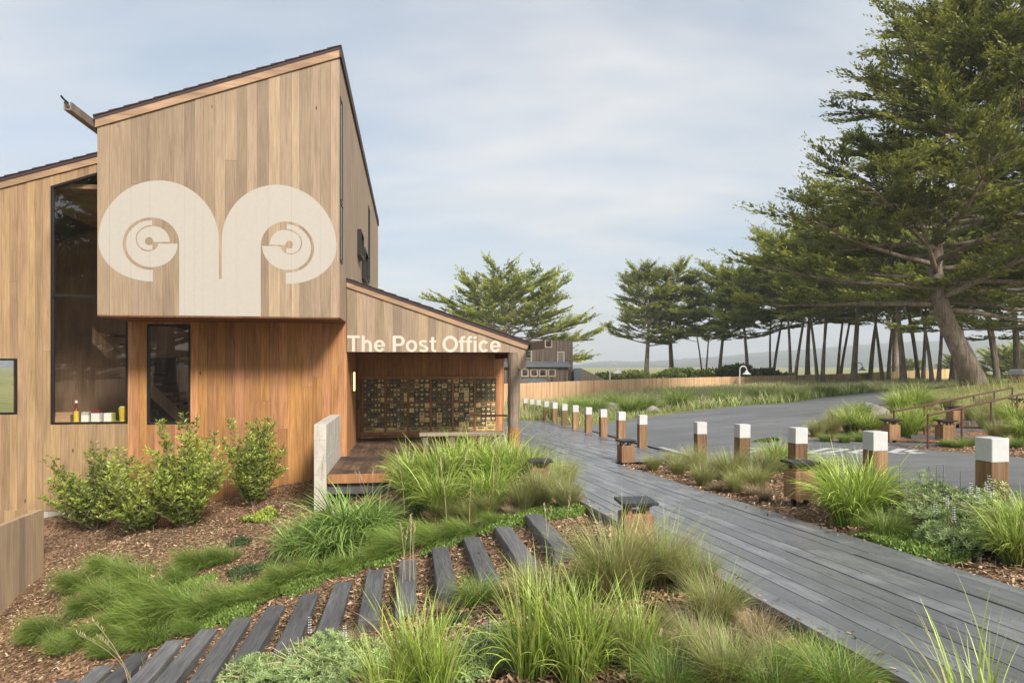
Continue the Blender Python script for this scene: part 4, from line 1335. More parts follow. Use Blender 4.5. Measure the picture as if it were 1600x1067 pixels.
# ------------------------------------------------------------------ handrails up the slope
def slope_rail(a, b, n, lab):
    pa, pb = Vector(a), Vector(b)
    r = empty('handrail', (pa.x, pa.y, gz(pa.x, pa.y)))
    setp(r, lab, 'handrail')
    o0 = r.location
    tops = []
    for i in range(n + 1):
        q = pa.lerp(pb, i / n)
        g = gz(q.x, q.y)
        zt_ = o0.z + .78 + (pb.z - pa.z) * i / n
        MB().tube([(q.x - o0.x, q.y - o0.y, g - o0.z - .2), (q.x - o0.x, q.y - o0.y, zt_ - o0.z)], .024, 8).build('baluster', M['rail'], r)
        tops.append((q.x - o0.x, q.y - o0.y, zt_ - o0.z))
    MB().tube([tops[0], tops[-1]], .028, 8).build('rail_tube', M['rail'], r)
    return r
a = at_depth(1397, 697, 17); b_ = at_depth(1582, 655, 23.5)
slope_rail((a.x, a.y, .2), (b_.x, b_.y, .2 + .38), 5, 'rust brown pipe handrail on the far side of the slope path')
a = at_depth(1450, 704, 15.8); b_ = at_depth(1625, 668, 20.5)
slope_rail((a.x, a.y, .2), (b_.x, b_.y, .2 + .42), 4, 'rust brown pipe handrail on the near side of the slope path')
pth = empty('slope_path_kerb', at_depth(1425, 700, 16.4)); pth.location.z = 0
setp(pth, 'dark timber edging of the path between the two handrails', 'kerb')
for i in range(6):
    q = at_depth(1423, 700, 16.4).lerp(at_depth(1604, 660, 22), i / 5)
    z = gz(q.x, q.y)
    t = MB().cbox(-.7, .7, -.09, .09, -.15, .07, .006).build('edging_timber', M['step'], pth)
    t.location = (q.x - pth.location.x, q.y - pth.location.y, z); t.rotation_euler = (0, 0, R(-12))

# ------------------------------------------------------------------ fence across the back
def fence(pts, mat, label, ph=1.45, pw=.14, gap=.006):
    p0 = Vector(pts[0])
    r = empty('fence', (p0.x, p0.y, 0)); setp(r, label, 'fence')
    m = MB()
    for a, b in zip(pts[:-1], pts[1:]):
        a, b = Vector(a), Vector(b)
        L_ = (b.xy - a.xy).length
        d = (b - a) / L_
        n = int(L_ / pw)
        nrm = Vector((-d.y, d.x, 0)) * .01
        for i in range(n):
            q = a + d * (i * pw); e = a + d * ((i + 1) * pw - gap)
            top = q.z + random.uniform(-.012, .012); bot = top - ph - .5
            o2 = nrm * random.uniform(-.4, .4)
            m.quad_prism([(q.x - p0.x + o2.x, q.y - p0.y + o2.y, bot), (e.x - p0.x + o2.x, e.y - p0.y + o2.y, bot), (e.x - p0.x + o2.x, e.y - p0.y + o2.y, top), (q.x - p0.x + o2.x, q.y - p0.y + o2.y, top)],
                         [(q.x - p0.x + nrm.x * 2, q.y - p0.y + nrm.y * 2, bot), (e.x - p0.x + nrm.x * 2, e.y - p0.y + nrm.y * 2, bot), (e.x - p0.x + nrm.x * 2, e.y - p0.y + nrm.y * 2, top), (q.x - p0.x + nrm.x * 2, q.y - p0.y + nrm.y * 2, top)])
        k = max(1, int(L_ / 2.4))
        for i in range(k + 1):
            q = a.lerp(b, i / k) + nrm * 6
            MB().box(q.x - p0.x - .05, q.x - p0.x + .05, q.y - p0.y - .05, q.y - p0.y + .05, q.z - ph - .6, q.z - .04).build('fence_post', mat, r)
    pk = m.build('picket_row', mat, r); setp(pk, kind='stuff')
    return r
def per_picket(mat_name, src):
    """same timber, tone from position instead of object: for joined rows"""
    m, N, L, out = new_mat(mat_name)
    t = N.new('ShaderNodeTexCoord')
    n1 = noise(N, L, mapping(N, L, t.outputs['Object'], (3.4, 3.4, .12)).outputs[0], 1.9, 2, .6)
    n2 = noise(N, L, t.outputs['Object'], .25, 3)
    r = ramp(N, L, n1.outputs['Fac'], [(.3, src[0]), (.5, src[1]), (.7, src[2])])
    r2 = ramp(N, L, n2.outputs['Fac'], [(.35, (.85, .8, .75)), (.65, (1.1, 1.1, 1.1))])
    mx = mixrgb(N, L, 1.0, r.outputs[0], r2.outputs[0], 'MULTIPLY')
    p = principled(N, L, out, Roughness=.8); L.new(mx.outputs[0], p.inputs['Base Color'])
    return m
M['fence_row'] = per_picket('fence_row_cedar', [(.42, .235, .12), (.60, .40, .235), (.68, .50, .33)])
M['fence_row_new'] = per_picket('fence_row_pine', [(.46, .33, .15), (.56, .43, .22), (.62, .50, .29)])
M['barn_row'] = per_picket('old_siding_row', [(.050, .036, .028), (.11, .08, .06), (.18, .135, .10)])
M['barn_row_pale'] = per_picket('grey_row', [(.15, .12, .095), (.23, .19, .15), (.31, .26, .21)])
def fp(x, y, D): p = at_depth(x, y, D); return (p.x, p.y, p.z)
fence([fp(700, 602, 41), fp(800, 599, 46), fp(1000, 591.5, 60), fp(1160, 588, 70), fp(1335, 583.5, 78)], M['fence_row'], 'long cedar board fence running behind the grassy bank')
fence([fp(1339, 583, 74), fp(1420, 579, 76), fp(1530, 574, 78)], M['fence_row_new'], 'paler new pine fence among the cypress trunks', 1.6)

# ------------------------------------------------------------------ old brown house beyond the fence
HD = 64.0
ho = empty('brown_house', at_depth(855, 572, HD)); ho.location.z = -.5
setp(ho, 'old dark brown board house beyond the fence, partly behind the cypress', 'house')
def hp(x, y, D=HD):
    p = at_depth(x, y, D) - ho.location
    return p
def hbox(name, x0, x1, y0, y1, D0, D1, mat, parent=None):
    a = hp(x0, y1, D0); b = hp(x1, y0, D0)
    return MB().box(a.x, b.x, a.y, a.y + (D1 - D0), a.z if y1 < 599 else 0, b.z).build(name, mat, parent or ho)
hbox('wall', 812, 895, 532, 605, HD, HD + 7, M['barn_row'])
hbox('wing_wall', 770, 888, 573, 605, HD - 3, HD - .02, M['barn_row'])
a = hp(775, 573, HD - 3); b_ = hp(888, 567, HD)
MB().quad_prism([(a.x, a.y - .3, a.z - .02), (a.x, a.y + 2.96, a.z + .42), (a.x, a.y + 2.96, a.z + .5), (a.x, a.y - .3, a.z + .08)], [(b_.x, a.y - .3, a.z - .02), (b_.x, a.y + 2.96, a.z + .42), (b_.x, a.y + 2.96, a.z + .5), (b_.x, a.y - .3, a.z + .08)]).build('wing_roof', M['roof_grey'], ho)
M['cream_trim'] = plain('cream_window_trim', (.42, .33, .24), .7)
for x0, x1, y0, y1, D in ((814.5, 826, 576, 588.5, HD - 3), (828.5, 840.5, 576, 588.5, HD - 3), (842, 854.5, 576, 588.5, HD - 3), (856, 868.5, 576, 588.5, HD - 3), (870.5, 882, 549, 567, HD), (820, 831, 540, 566, HD)):
    a = hp(x0, y1, D); b_ = hp(x1, y0, D)
    g = MB().box(a.x + .1, b_.x - .1, a.y - .03, a.y - .01, a.z + .1, b_.z - .1).build('window', M['glass_dark'], ho)
    f = MB()
    for q in ((a.x, b_.x, a.z, a.z + .1), (a.x, b_.x, b_.z - .1, b_.z), (a.x, a.x + .1, a.z + .1, b_.z - .1), (b_.x - .1, b_.x, a.z + .1, b_.z - .1)):
        f.box(q[0], q[1], a.y - .06, a.y - .005, q[2], q[3])
    f.build('window_frame', M['cream_trim'], g)
hbox('porch_roof', 812, 854, 592.8, 597.5, HD - 6, HD - 3.05, M['roof_grey'])
hbox('gate_panel', 897, 908.5, 575, 605, HD - 1, HD - .8, M['roof_grey'])
hbox('link_wall', 889, 897, 576, 605, HD - .5, HD - .3, M['barn_row'])
sf = empty('sloping_fence', at_depth(908.5, 590, HD - 1)); sf.location.z = -.5
setp(sf, 'grey board fence stepping down in height beside the brown house', 'fence')
m = MB()
for i in range(22):
    x0 = 908.5 + i * 1.95; t = i / 22
    a = at_depth(x0, 576 + t * 18, HD - 1) - sf.location; b_ = at_depth(x0 + 1.85, 576 + t * 18, HD - 1) - sf.location
    m.box(a.x, b_.x, a.y + i * .12, a.y + i * .12 + .04, 0, a.z)
setp(m.build('picket_row', M['barn_row_pale'], sf), kind='stuff')

# gooseneck lamps
def gooseneck(x, ytop, D, lab):
    p = at_depth(x, ytop, D); g = gz(p.x, p.y)
    r = empty('gooseneck_lamp', (p.x, p.y, g)); setp(r, lab, 'lamp', 'white gooseneck lamps')
    H = p.z - g
    rad = .34
    pts = [(0, 0, -.2), (0, 0, H - rad)] + [(rad - rad * math.cos(R(q)), 0, H - rad + rad * math.sin(R(q))) for q in range(20, 181, 20)] + [(2 * rad, 0, H - rad - .18)]
    MB().tube(pts, .055, 8).build('pole', M['lamp_white'], r)
    m = MB()
    zz = H - rad - .18
    m.rings([[(2 * rad + q_ * math.cos(2 * math.pi * i / 16), q_ * math.sin(2 * math.pi * i / 16), z) for i in range(16)] for q_, z in ((.06, zz + .12), (.12, zz + .06), (.2, zz - .1), (.42, zz - .26), (.43, zz - .30))])
    m.build('lamp_shade', M['lamp_white'], r)
gooseneck(953, 568.5, 60, 'white gooseneck lamp above the fence nearest the brown house')
gooseneck(1156, 572, 68, 'white gooseneck lamp above the fence beside the round hedge')
gooseneck(1337, 566.5, 70, 'white gooseneck lamp among the cypress trunks where the fence changes colour')

# boulders
def boulder(px, py, w, h, seed, lab, D=None):
    p = hit(px, py) if D is None else at_depth(px, py, D)
    rg = np.random.default_rng(seed)
    bm = bmesh.new(); bmesh.ops.create_icosphere(bm, subdivisions=3, radius=1)
    planes = [(Vector(rg.normal(size=3)).normalized(), rg.uniform(.55, .9)) for _ in range(16)]
    for v in bm.verts:
        for n_, d_ in planes:
            e = v.co.dot(n_) - d_
            if e > 0: v.co -= n_ * e * .85
        v.co += Vector(rg.normal(size=3)) * .012
        v.co = Vector((v.co.x * w / 2, v.co.y * w / 2 * .8, v.co.z * h))
    me = bpy.data.meshes.new('boulder'); bm.to_mesh(me); bm.free(); me.materials.append(M['stone'])
    o = link('boulder', me); o.location = (p.x, p.y, gz(p.x, p.y) + h * .12); o.rotation_euler = (0, 0, rg.uniform(0, 6))
    setp(o, lab, 'boulder')
boulder(859, 622, 1.0, .72, 3, 'tall pale boulder in front of the fence below the brown house', 36)
boulder(877, 630, 1.15, .5, 4, 'low brown boulder beside the tall pale one', 35)
boulder(953, 634, 1.3, .38, 5, 'flat grey boulder half sunk in the grassy bank', 34)
boulder(908, 626, 1.9, .4, 6, 'long low rock ledge just below the fence', 39)
boulder(1022, 640, .9, .3, 7, 'small pale boulder at the foot of the grassy bank', 31.5)
boulder(1100, 634, 1.1, .3, 8, 'cream flat boulder by the drive on the grassy bank', 33)
boulder(1362, 648, 1.5, .52, 9, 'smooth slanting boulder on the planted island', 22)
boulder(1258, 676, .5, .25, 10, 'small boulder at the tip of the planted island', 18.8)

# white lidded bin store at the far right
kb = empty('timber_kiosk', at_depth(1600, 592, 34)); kb.location.z = gz(kb.location.x, kb.location.y)
setp(kb, 'timber box with white lid on the rise behind the big cypress', 'kiosk')
top = at_depth(1600, 577, 34).z - kb.location.z
MB().box(-.5, 1.6, -.4, .4, -.1, top - .26).build('body', M['fence'], kb)
MB().cbox(-.42, 1.7, -.5, .5, top - .25, top, .05).build('lid', M['white'], kb)

# ------------------------------------------------------------------ far hills
def hills():
    px = np.array([-900, -200, 300, 700, 880, 910, 944, 1000, 1036, 1090, 1135, 1189, 1265, 1350, 1439, 1600, 1900, 2600])
    py = np.array([566, 560, 562, 566, 571, 569, 565, 566, 564.5, 560, 557.5, 553, 547, 541, 536, 533, 536, 548])
    xs = np.linspace(-900, 2600, 420)
    ridge = np.interp(xs, px, py)
    rg = np.random.default_rng(3)
    rows = []
    D0, D1 = 900.0, 2300.0
    nr = 26
    for j in range(nr):
        t = j / (nr - 1)
        D = D0 + (D1 - D0) * t
        crest = CAMZ + (HY - ridge) / F * D1
        prof = np.sin(t * math.pi / 2) ** 1.4
        z = -4 + (crest + 4) * prof
        x = (xs - CX) / F * D
        n = np.sin(x * .013 + 2 * t) * np.sin(x * .031 + t * 9) * 7 * prof + np.sin(x * .11 + t * 31) * np.sin(x * .07 + t * 17) * 2.2 * prof + rg.normal(size=len(xs)) * 1.8 * prof * (1 if t < .99 else 1)
        rows.append(np.stack([x, np.full_like(x, D), z + n * (1 - t * .55)], 1))
    back = rows[-1].copy(); back[:, 1] += 500; back[:, 2] = -20; back[:, 0] *= (D1 + 500) / D1
    rows.append(back)
    vs = np.concatenate(rows); n, m = len(rows), len(xs)
    idx = np.arange(n * m).reshape(n, m)
    f = np.stack([idx[:-1, :-1], idx[:-1, 1:], idx[1:, 1:], idx[1:, :-1]], -1).reshape(-1, 4)
    mt, N, L, out = new_mat('wooded_hill')
    t = N.new('ShaderNodeTexCoord')
    n1 = noise(N, L, t.outputs['Object'], .02, 8, .7); n2 = noise(N, L, t.outputs['Object'], .09, 5, .7)
    r = ramp(N, L, n1.outputs['Fac'], [(.35, (.022, .035, .018)), (.5, (.05, .065, .028)), (.66, (.12, .125, .055))])
    r2 = ramp(N, L, n2.outputs['Fac'], [(.35, (.6, .6, .6)), (.65, (1.3, 1.3, 1.3))])
    mx = mixrgb(N, L, 1.0, r.outputs[0], r2.outputs[0], 'MULTIPLY')
    p = principled(N, L, out, Roughness=.95); L.new(mx.outputs[0], p.inputs['Base Color'])
    o = link('hills', np_mesh('hills', vs, f, mt, smooth=False))
    setp(o, 'hazy wooded hills along the horizon', 'hills', kind='structure')
hills()

# ------------------------------------------------------------------ cypress trees
def norm(a): return a / np.maximum(np.linalg.norm(a, axis=-1, keepdims=True), 1e-9)
def curve_pts(start, d0, L_, n, rise, rg, wob=.08, droop=0.0):
    """a bending branch: list of points"""
    p = np.array(start, float); d = np.array(d0, float); out = [p.copy()]
    for i in range(n):
        t = (i + 1) / n
        d = d + np.array([rg.normal() * wob, rg.normal() * wob, rise / n + rg.normal() * wob * .4 - droop * t / n])
        d = d / np.linalg.norm(d)
        p = p + d * (L_ / n); out.append(p.copy())
    return np.array(out)
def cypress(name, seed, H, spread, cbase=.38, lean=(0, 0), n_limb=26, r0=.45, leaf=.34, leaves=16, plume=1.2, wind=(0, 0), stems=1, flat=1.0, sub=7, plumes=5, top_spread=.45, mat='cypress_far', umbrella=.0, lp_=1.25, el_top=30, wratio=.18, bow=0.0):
    rg = np.random.default_rng(seed)
    tm = MB()
    O, Dv, Ln, Tn, Al = [], [], [], [], []
    stem_list = []
    for sidx in range(stems):
        ang = rg.uniform(0, 6.28)
        off = np.array([math.cos(ang), math.sin(ang)]) * (0 if stems == 1 else r0 * 1.1)
        ln = np.array(lean) + (0 if stems == 1 else 1) * np.array([math.cos(ang), math.sin(ang)]) * H * .10
        k = 14
        path = []
        w1, w2 = rg.uniform(0, 6, 2)
        for i in range(k + 1):
            t = i / k
            path.append((off[0] + bow * math.sin(math.pi * min(1, t * 1.6)) + ln[0] * t ** lp_ + math.sin(t * 5 + w1) * .018 * H * t, off[1] + ln[1] * t ** lp_ + math.sin(t * 4 + w2) * .018 * H * t, H * .95 * t - .6 * (i == 0)))
        rad = [max(.03, r0 * (1 if stems == 1 else .72) * ((1 - .93 * (i / k)) ** .85) * (1 + .55 * math.exp(-i / k * 16))) for i in range(k + 1)]
        tm.tube(path, rad, 12)
        stem_list.append((np.array(path), rad))
    for i in range(n_limb):
        path, rad = stem_list[i % stems]
        u = (i + .5) / n_limb
        t0 = cbase + (1 - cbase) * (u ** .9) * .99
        f = t0 * (len(path) - 1); j = min(int(f), len(path) - 2)
        st = path[j] + (path[j + 1] - path[j]) * (f - j)
        az = i * 2.39996 + rg.uniform(-.5, .5)
        q = (t0 - cbase) / (1 - cbase)
        prof = (1 - (1 - top_spread) * q ** 2.0) * (1 - umbrella * (1 - q) ** 2)
        L_ = spread * prof * rg.uniform(.68, 1.12)
        hd = np.array([math.cos(az) + wind[0], math.sin(az) + wind[1], 0]); 
        L_ *= np.clip(np.linalg.norm(hd), .55, 1.5)
        hd /= np.linalg.norm(hd)
        el = R(rg.uniform(-2, 16) + el_top * q ** 1.8)
        d = hd * math.cos(el) + np.array([0, 0, math.sin(el)])
        lp = curve_pts(st, d, L_, 8, rg.uniform(-.15, .2) * flat, rg, .09)
        lr = np.linspace(max(.05, rad[j] * .42), .018, 9)
        tm.tube([tuple(x) for x in lp], list(lr), 6)
        ttone = rg.uniform(0, 1)
        for s_ in range(sub + 2):
            tt = .28 + .72 * (s_ + rg.uniform(0, 1)) / (sub + 2)
            f2 = tt * 8; j2 = min(int(f2), 7)
            sp = lp[j2] + (lp[j2 + 1] - lp[j2]) * (f2 - j2)
            ld = lp[j2 + 1] - lp[j2]; ld /= np.linalg.norm(ld)
            sd = np.cross(ld, [0, 0, 1.0]); sd /= max(1e-6, np.linalg.norm(sd))
            sg = 1 if s_ % 2 else -1
            bd = ld * rg.uniform(.55, 1.0) + sd * sg * rg.uniform(.25, .95) + np.array([0, 0, rg.uniform(-.04, .16)])
            bd /= np.linalg.norm(bd)
            bL = L_ * rg.uniform(.20, .38) * (1.15 - .55 * tt) + plume * .4
            bp = curve_pts(sp, bd, bL, 4, rg.uniform(-.02, .22), rg, .08)
            tm.tube([tuple(x) for x in bp], [lr[j2] * .5 + .006, .02, .015, .012, .008], 4, cap=False)
            for c in range(plumes):
                t3 = .2 + .8 * (c + rg.uniform(0, .9)) / plumes
                f3 = t3 * 4; j3 = min(int(f3), 3)
                o_ = bp[j3] + (bp[j3 + 1] - bp[j3]) * (f3 - j3)
                pd = bp[j3 + 1] - bp[j3]; pd /= np.linalg.norm(pd)
                sd2 = np.cross(pd, [0, 0, 1.0]); sd2 /= max(1e-6, np.linalg.norm(sd2))
                pd = pd + sd2 * rg.uniform(-.9, .9) + np.array([0, 0, rg.uniform(-.04, .26)])
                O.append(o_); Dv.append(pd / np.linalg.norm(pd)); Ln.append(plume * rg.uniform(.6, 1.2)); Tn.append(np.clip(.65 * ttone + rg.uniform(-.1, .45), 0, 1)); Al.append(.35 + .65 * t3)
    O, Dv, Ln, Tn, Al = map(np.array, (O, Dv, Ln, Tn, Al))
    n, k = len(O), leaves
    t = rg.uniform(0.0, 1, (n, k))
    perp = norm(np.cross(Dv, [0, 0, 1.0]))
    up = np.cross(perp, Dv)
    sgn = rg.choice([-1, 1], (n, k)) * rg.uniform(.05, 1.0, (n, k))
    ldir = norm(Dv[:, None, :] + perp[:, None, :] * sgn[..., None] * .95 + up[:, None, :] * rg.uniform(-.08, .34, (n, k))[..., None])
    bpos = O[:, None, :] + Dv[:, None, :] * (t * Ln[:, None])[..., None] + rg.normal(size=(n, k, 3)) * .06 * plume * np.array([1, 1, .35])
    ll = leaf * rg.uniform(.55, 1.25, (n, k)) * (1.1 - .45 * t)
    wd = norm(np.cross(ldir, norm(rg.normal(size=(n, k, 3)) * .8 + np.array([0, 0, 1.0])))) * (ll * wratio)[..., None]
    tip = bpos + ldir * ll[..., None]
    midp = bpos + ldir * (ll * .45)[..., None]
    vs = np.stack([bpos, midp - wd, tip, midp + wd], 2).reshape(-1, 3)
    fi = np.arange(n * k * 4).reshape(-1, 4)
    tint = np.repeat(np.clip(Tn[:, None] + rg.normal(size=(n, k)) * .12, 0, 1).ravel(), 4)
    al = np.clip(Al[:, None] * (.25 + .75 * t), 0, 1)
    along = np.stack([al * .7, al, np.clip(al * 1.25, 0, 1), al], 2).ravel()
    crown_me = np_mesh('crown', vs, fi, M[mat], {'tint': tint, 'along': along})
    root = empty(name)
    tr = tm.build('trunk', M['bark'], root, smooth=True)
    cr = link('crown', crown_me, root)
    return root
def place(t, x, y, z, rz, s, label, group):
    t.location = (x, y, z); t.rotation_euler = (0, 0, rz); t.scale = (s, s, s)
    setp(t, label, 'tree', group)
CYP = 'cypresses beyond the fence'
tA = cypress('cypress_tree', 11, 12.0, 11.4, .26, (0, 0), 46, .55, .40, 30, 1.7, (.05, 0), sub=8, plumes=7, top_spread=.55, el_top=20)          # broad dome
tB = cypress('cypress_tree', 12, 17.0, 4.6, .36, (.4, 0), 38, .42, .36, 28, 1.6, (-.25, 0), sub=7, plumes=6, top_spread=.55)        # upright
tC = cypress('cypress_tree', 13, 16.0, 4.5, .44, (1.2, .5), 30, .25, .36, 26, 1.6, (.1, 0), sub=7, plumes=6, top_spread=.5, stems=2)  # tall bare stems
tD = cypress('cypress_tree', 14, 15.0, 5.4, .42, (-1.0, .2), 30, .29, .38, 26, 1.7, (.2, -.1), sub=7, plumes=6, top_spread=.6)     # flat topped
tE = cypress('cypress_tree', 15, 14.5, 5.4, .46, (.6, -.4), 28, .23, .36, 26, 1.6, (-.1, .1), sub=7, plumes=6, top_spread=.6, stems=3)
protos = {'A': tA, 'B': tB, 'C': tC, 'D': tD, 'E': tE}
used = set()
def tree(kind, px, D, Htop, rz, label, base_dz=0.0, group=CYP):
    """a cypress at photo column px, depth D, whose top reaches photo row Htop"""
    p = at_depth(px, Htop, D)
    g = gz(p.x, p.y) + base_dz
    hh = {'A': 12.0, 'B': 17.0, 'C': 16.0, 'D': 15.0, 'E': 14.5}[kind] * {'A': 1.46, 'B': 1.14, 'C': 1.12, 'D': 1.13, 'E': 1.13}[kind]
    s = (p.z - g) / hh
    t = protos[kind] if kind not in used else copy_tree(protos[kind])
    used.add(kind)
    place(t, p.x, p.y, g, rz, s, label, group)
    return t
tree('A', 790, 76, 396, .4, 'broad domed cypress rising behind the porch roof')
tree('B', 1010, 88, 408, 0.0, 'upright cypress with twin neighbours, leftmost beyond the fence, drooping low bough')
tree('B', 1050, 90, 404, 2.6, 'upright dense cypress just right of the drooping one beyond the fence')
tree('C', 1100, 94, 440, 1.0, 'thin bare stemmed cypress between the upright pair and the flat topped one')
tree('D', 1124, 86, 410, 3.0, 'single trunk cypress with layered shelves beyond the round hedge')
tree('D', 1168, 80, 410, .6, 'slender leaning cypress beside the white gooseneck lamp')
ROWG = 'cypress grove along the drive'
row = [('E', 1205, 84, 400, 1.2), ('C', 1238, 74, 378, .3), ('D', 1262, 78, 392, 4.1), ('E', 1282, 70, 362, 2.2), ('C', 1310, 80, 380, 5.0), ('D', 1334, 66, 352, 1.9),
       ('E', 1358, 74, 358, .2), ('C', 1384, 68, 360, 3.6), ('B', 1400, 82, 372, 1.2), ('D', 1412, 60, 352, 5.4), ('E', 1440, 72, 350, 4.4), ('C', 1462, 58, 345, .9), ('D', 1490, 66, 330, 2.7),
       ('E', 1512, 80, 340, 3.3), ('C', 1560, 62, 320, 2.0), ('D', 1590, 54, 300, .4), ('E', 1640, 60, 300, 1.5), ('A', 1690, 48, 220, 1.0)]
for kd, px, D, ht, rz in row:
    if 1230 < px < 1600: ht -= 22 + (px % 7) * 3
    tree(kd, px, D, ht, rz, {'B': 'upright single trunk cypress deep in the grove behind the drive', 'C': 'two stemmed bare trunked cypress in the grove behind the drive', 'D': 'leaning single trunk cypress with shelving crown in the grove behind the drive',
                             'E': 'three stemmed cypress fanning from one root in the grove behind the drive', 'A': 'broad dark cypress closing the right end of the grove'}[kd], group={'B': 'upright grove cypress', 'C': 'two stemmed grove cypresses', 'D': 'leaning grove cypresses', 'E': 'three stemmed grove cypresses', 'A': 'grove end cypress'}[kd])
# low dark scrub cypress behind the grove
for i, (px, D, ht) in enumerate(((1420, 118, 556), (1500, 112, 548), (1565, 105, 535), (1610, 100, 525), (1670, 95, 510))):
    t = tree('A', px, D, ht, i * 1.3, 'low dark scrub cypress filling the gaps behind the grove', base_dz=-1.5, group='scrub behind the grove')
# the great leaning cypress on the mound
big = cypress('great_cypress', 31, 20.5, 8.0, .17, (2.6, 1.0), 82, .40, .26, 34, 1.4, (-.06, -.12), sub=9, plumes=7, top_spread=.22, el_top=24, bow=-3.0, umbrella=.12, lp_=.8, mat='cypress')
place(big, 21.9, 32, gz(21.9, 32), 0, 1.0, 'great leaning cypress on the mulch mound above the drive', 'great cypress')
del big['group']
big2 = cypress('great_cypress', 37, 24.0, 8.2, .12, (-1.0, -.5), 52, .5, .28, 32, 1.35, (-.12, 0), sub=9, plumes=7, top_spread=.65, mat='cypress')
place(big2, 28.6, 35.5, gz(28.6, 35.5), .5, 1.08, 'tall cypress at the far right behind the leaning one', 'x')
del big2['group']
# trees behind the viewer: the windows mirror them
for i, (x, y, s, kd) in enumerate(((-15, -22, 1.0, 'B'), (-21, -27, 1.1, 'C'), (-10, -30, 1.15, 'D'), (-28, -20, .95, 'B'), (-5, -36, 1.1, 'C'), (-34, -34, 1.2, 'D'), (-17, -38, 1.2, 'A'), (-26, -44, .9, 'A'), (-3, -40, .8, 'A'), (-24, -26, .6, 'A'), (-32, -32, .7, 'A'), (-40, -36, .8, 'A'))):
    t = copy_tree(protos[kd]); place(t, x, y, gz(x, y), i * 1.1, s, 'cypress across the garden, seen only as a mirror image in the windows', 'mirrored cypresses')

# hedge domes beyond the fence
def leaf_cloud(n, shape, size, rg, wf=.32):
    """leaf quads: positions from shape(n) -> (pos, outward)"""
    pos, outw, al = shape(n)
    d = norm(outw + rg.normal(size=(n, 3)) * .6)
    ll = size * rg.uniform(.6, 1.3, n)
    wd = norm(np.cross(d, rg.normal(size=(n, 3)))) * (ll * wf)[:, None]
    tip = pos + d * ll[:, None]; mid = pos + d * (ll * .5)[:, None]
    vs = np.stack([pos, mid - wd, tip, mid + wd], 1).reshape(-1, 3)
    tint = np.repeat(rg.uniform(0, 1, n), 4); along = np.repeat(al, 4)
    return vs, np.arange(n * 4).reshape(-1, 4), {'tint': tint, 'along': along}
def dome(rx, ry, rz_, rg, lumps=9):
    cs = np.stack([rg.uniform(-.75, .75, lumps) * rx, rg.uniform(-.6, .6, lumps) * ry, rg.uniform(.1, .55, lumps) * rz_], 1)
    rr = rg.uniform(.3, .5, lumps)
    def f(n):
        k = rg.integers(0, lumps, n)
        u = norm(rg.normal(size=(n, 3))); u[:, 2] = np.abs(u[:, 2]) * .9
        q = rg.uniform(.6, 1.0, n) ** .5
        p = cs[k] + u * q[:, None] * (rr[k][:, None] * np.array([rx, ry, rz_ * 1.1]))
        return p, u, np.clip(q * .5 + u[:, 2] * .5, 0, 1)
    return f
for i, (px, py, D, w, h) in enumerate(((1000, 590, 72, 9, 1.6), (1060, 588, 74, 7, 2.0), (1130, 582, 76, 8, 2.4), (1195, 586, 80, 7, 1.8), (960, 592, 66, 6, 1.4))):
    rg = np.random.default_rng(60 + i)
    p = at_depth(px, py, D); 
    vs, f, at = leaf_cloud(5200, dome(w / 2, 1.6, h, rg), .3, rg, .3)
    o = link('hedge_bush', np_mesh('hedge_bush', vs, f, M['hedge'], at)); o.location = (p.x, p.y, p.z - h * .55)
    setp(o, 'rounded evergreen hedge bush growing along the back of the fence', 'bush', 'hedge bushes behind the fence')
    setp(link('stem', MB().tube([(0, 0, -2.5), (0, 0, h * .4)], .12, 6).build('stem', M['bark'], o).data, o)) if False else MB().tube([(0, 0, -2.5), (0, 0, h * .4)], .12, 6).build('stem', M['bark'], o)

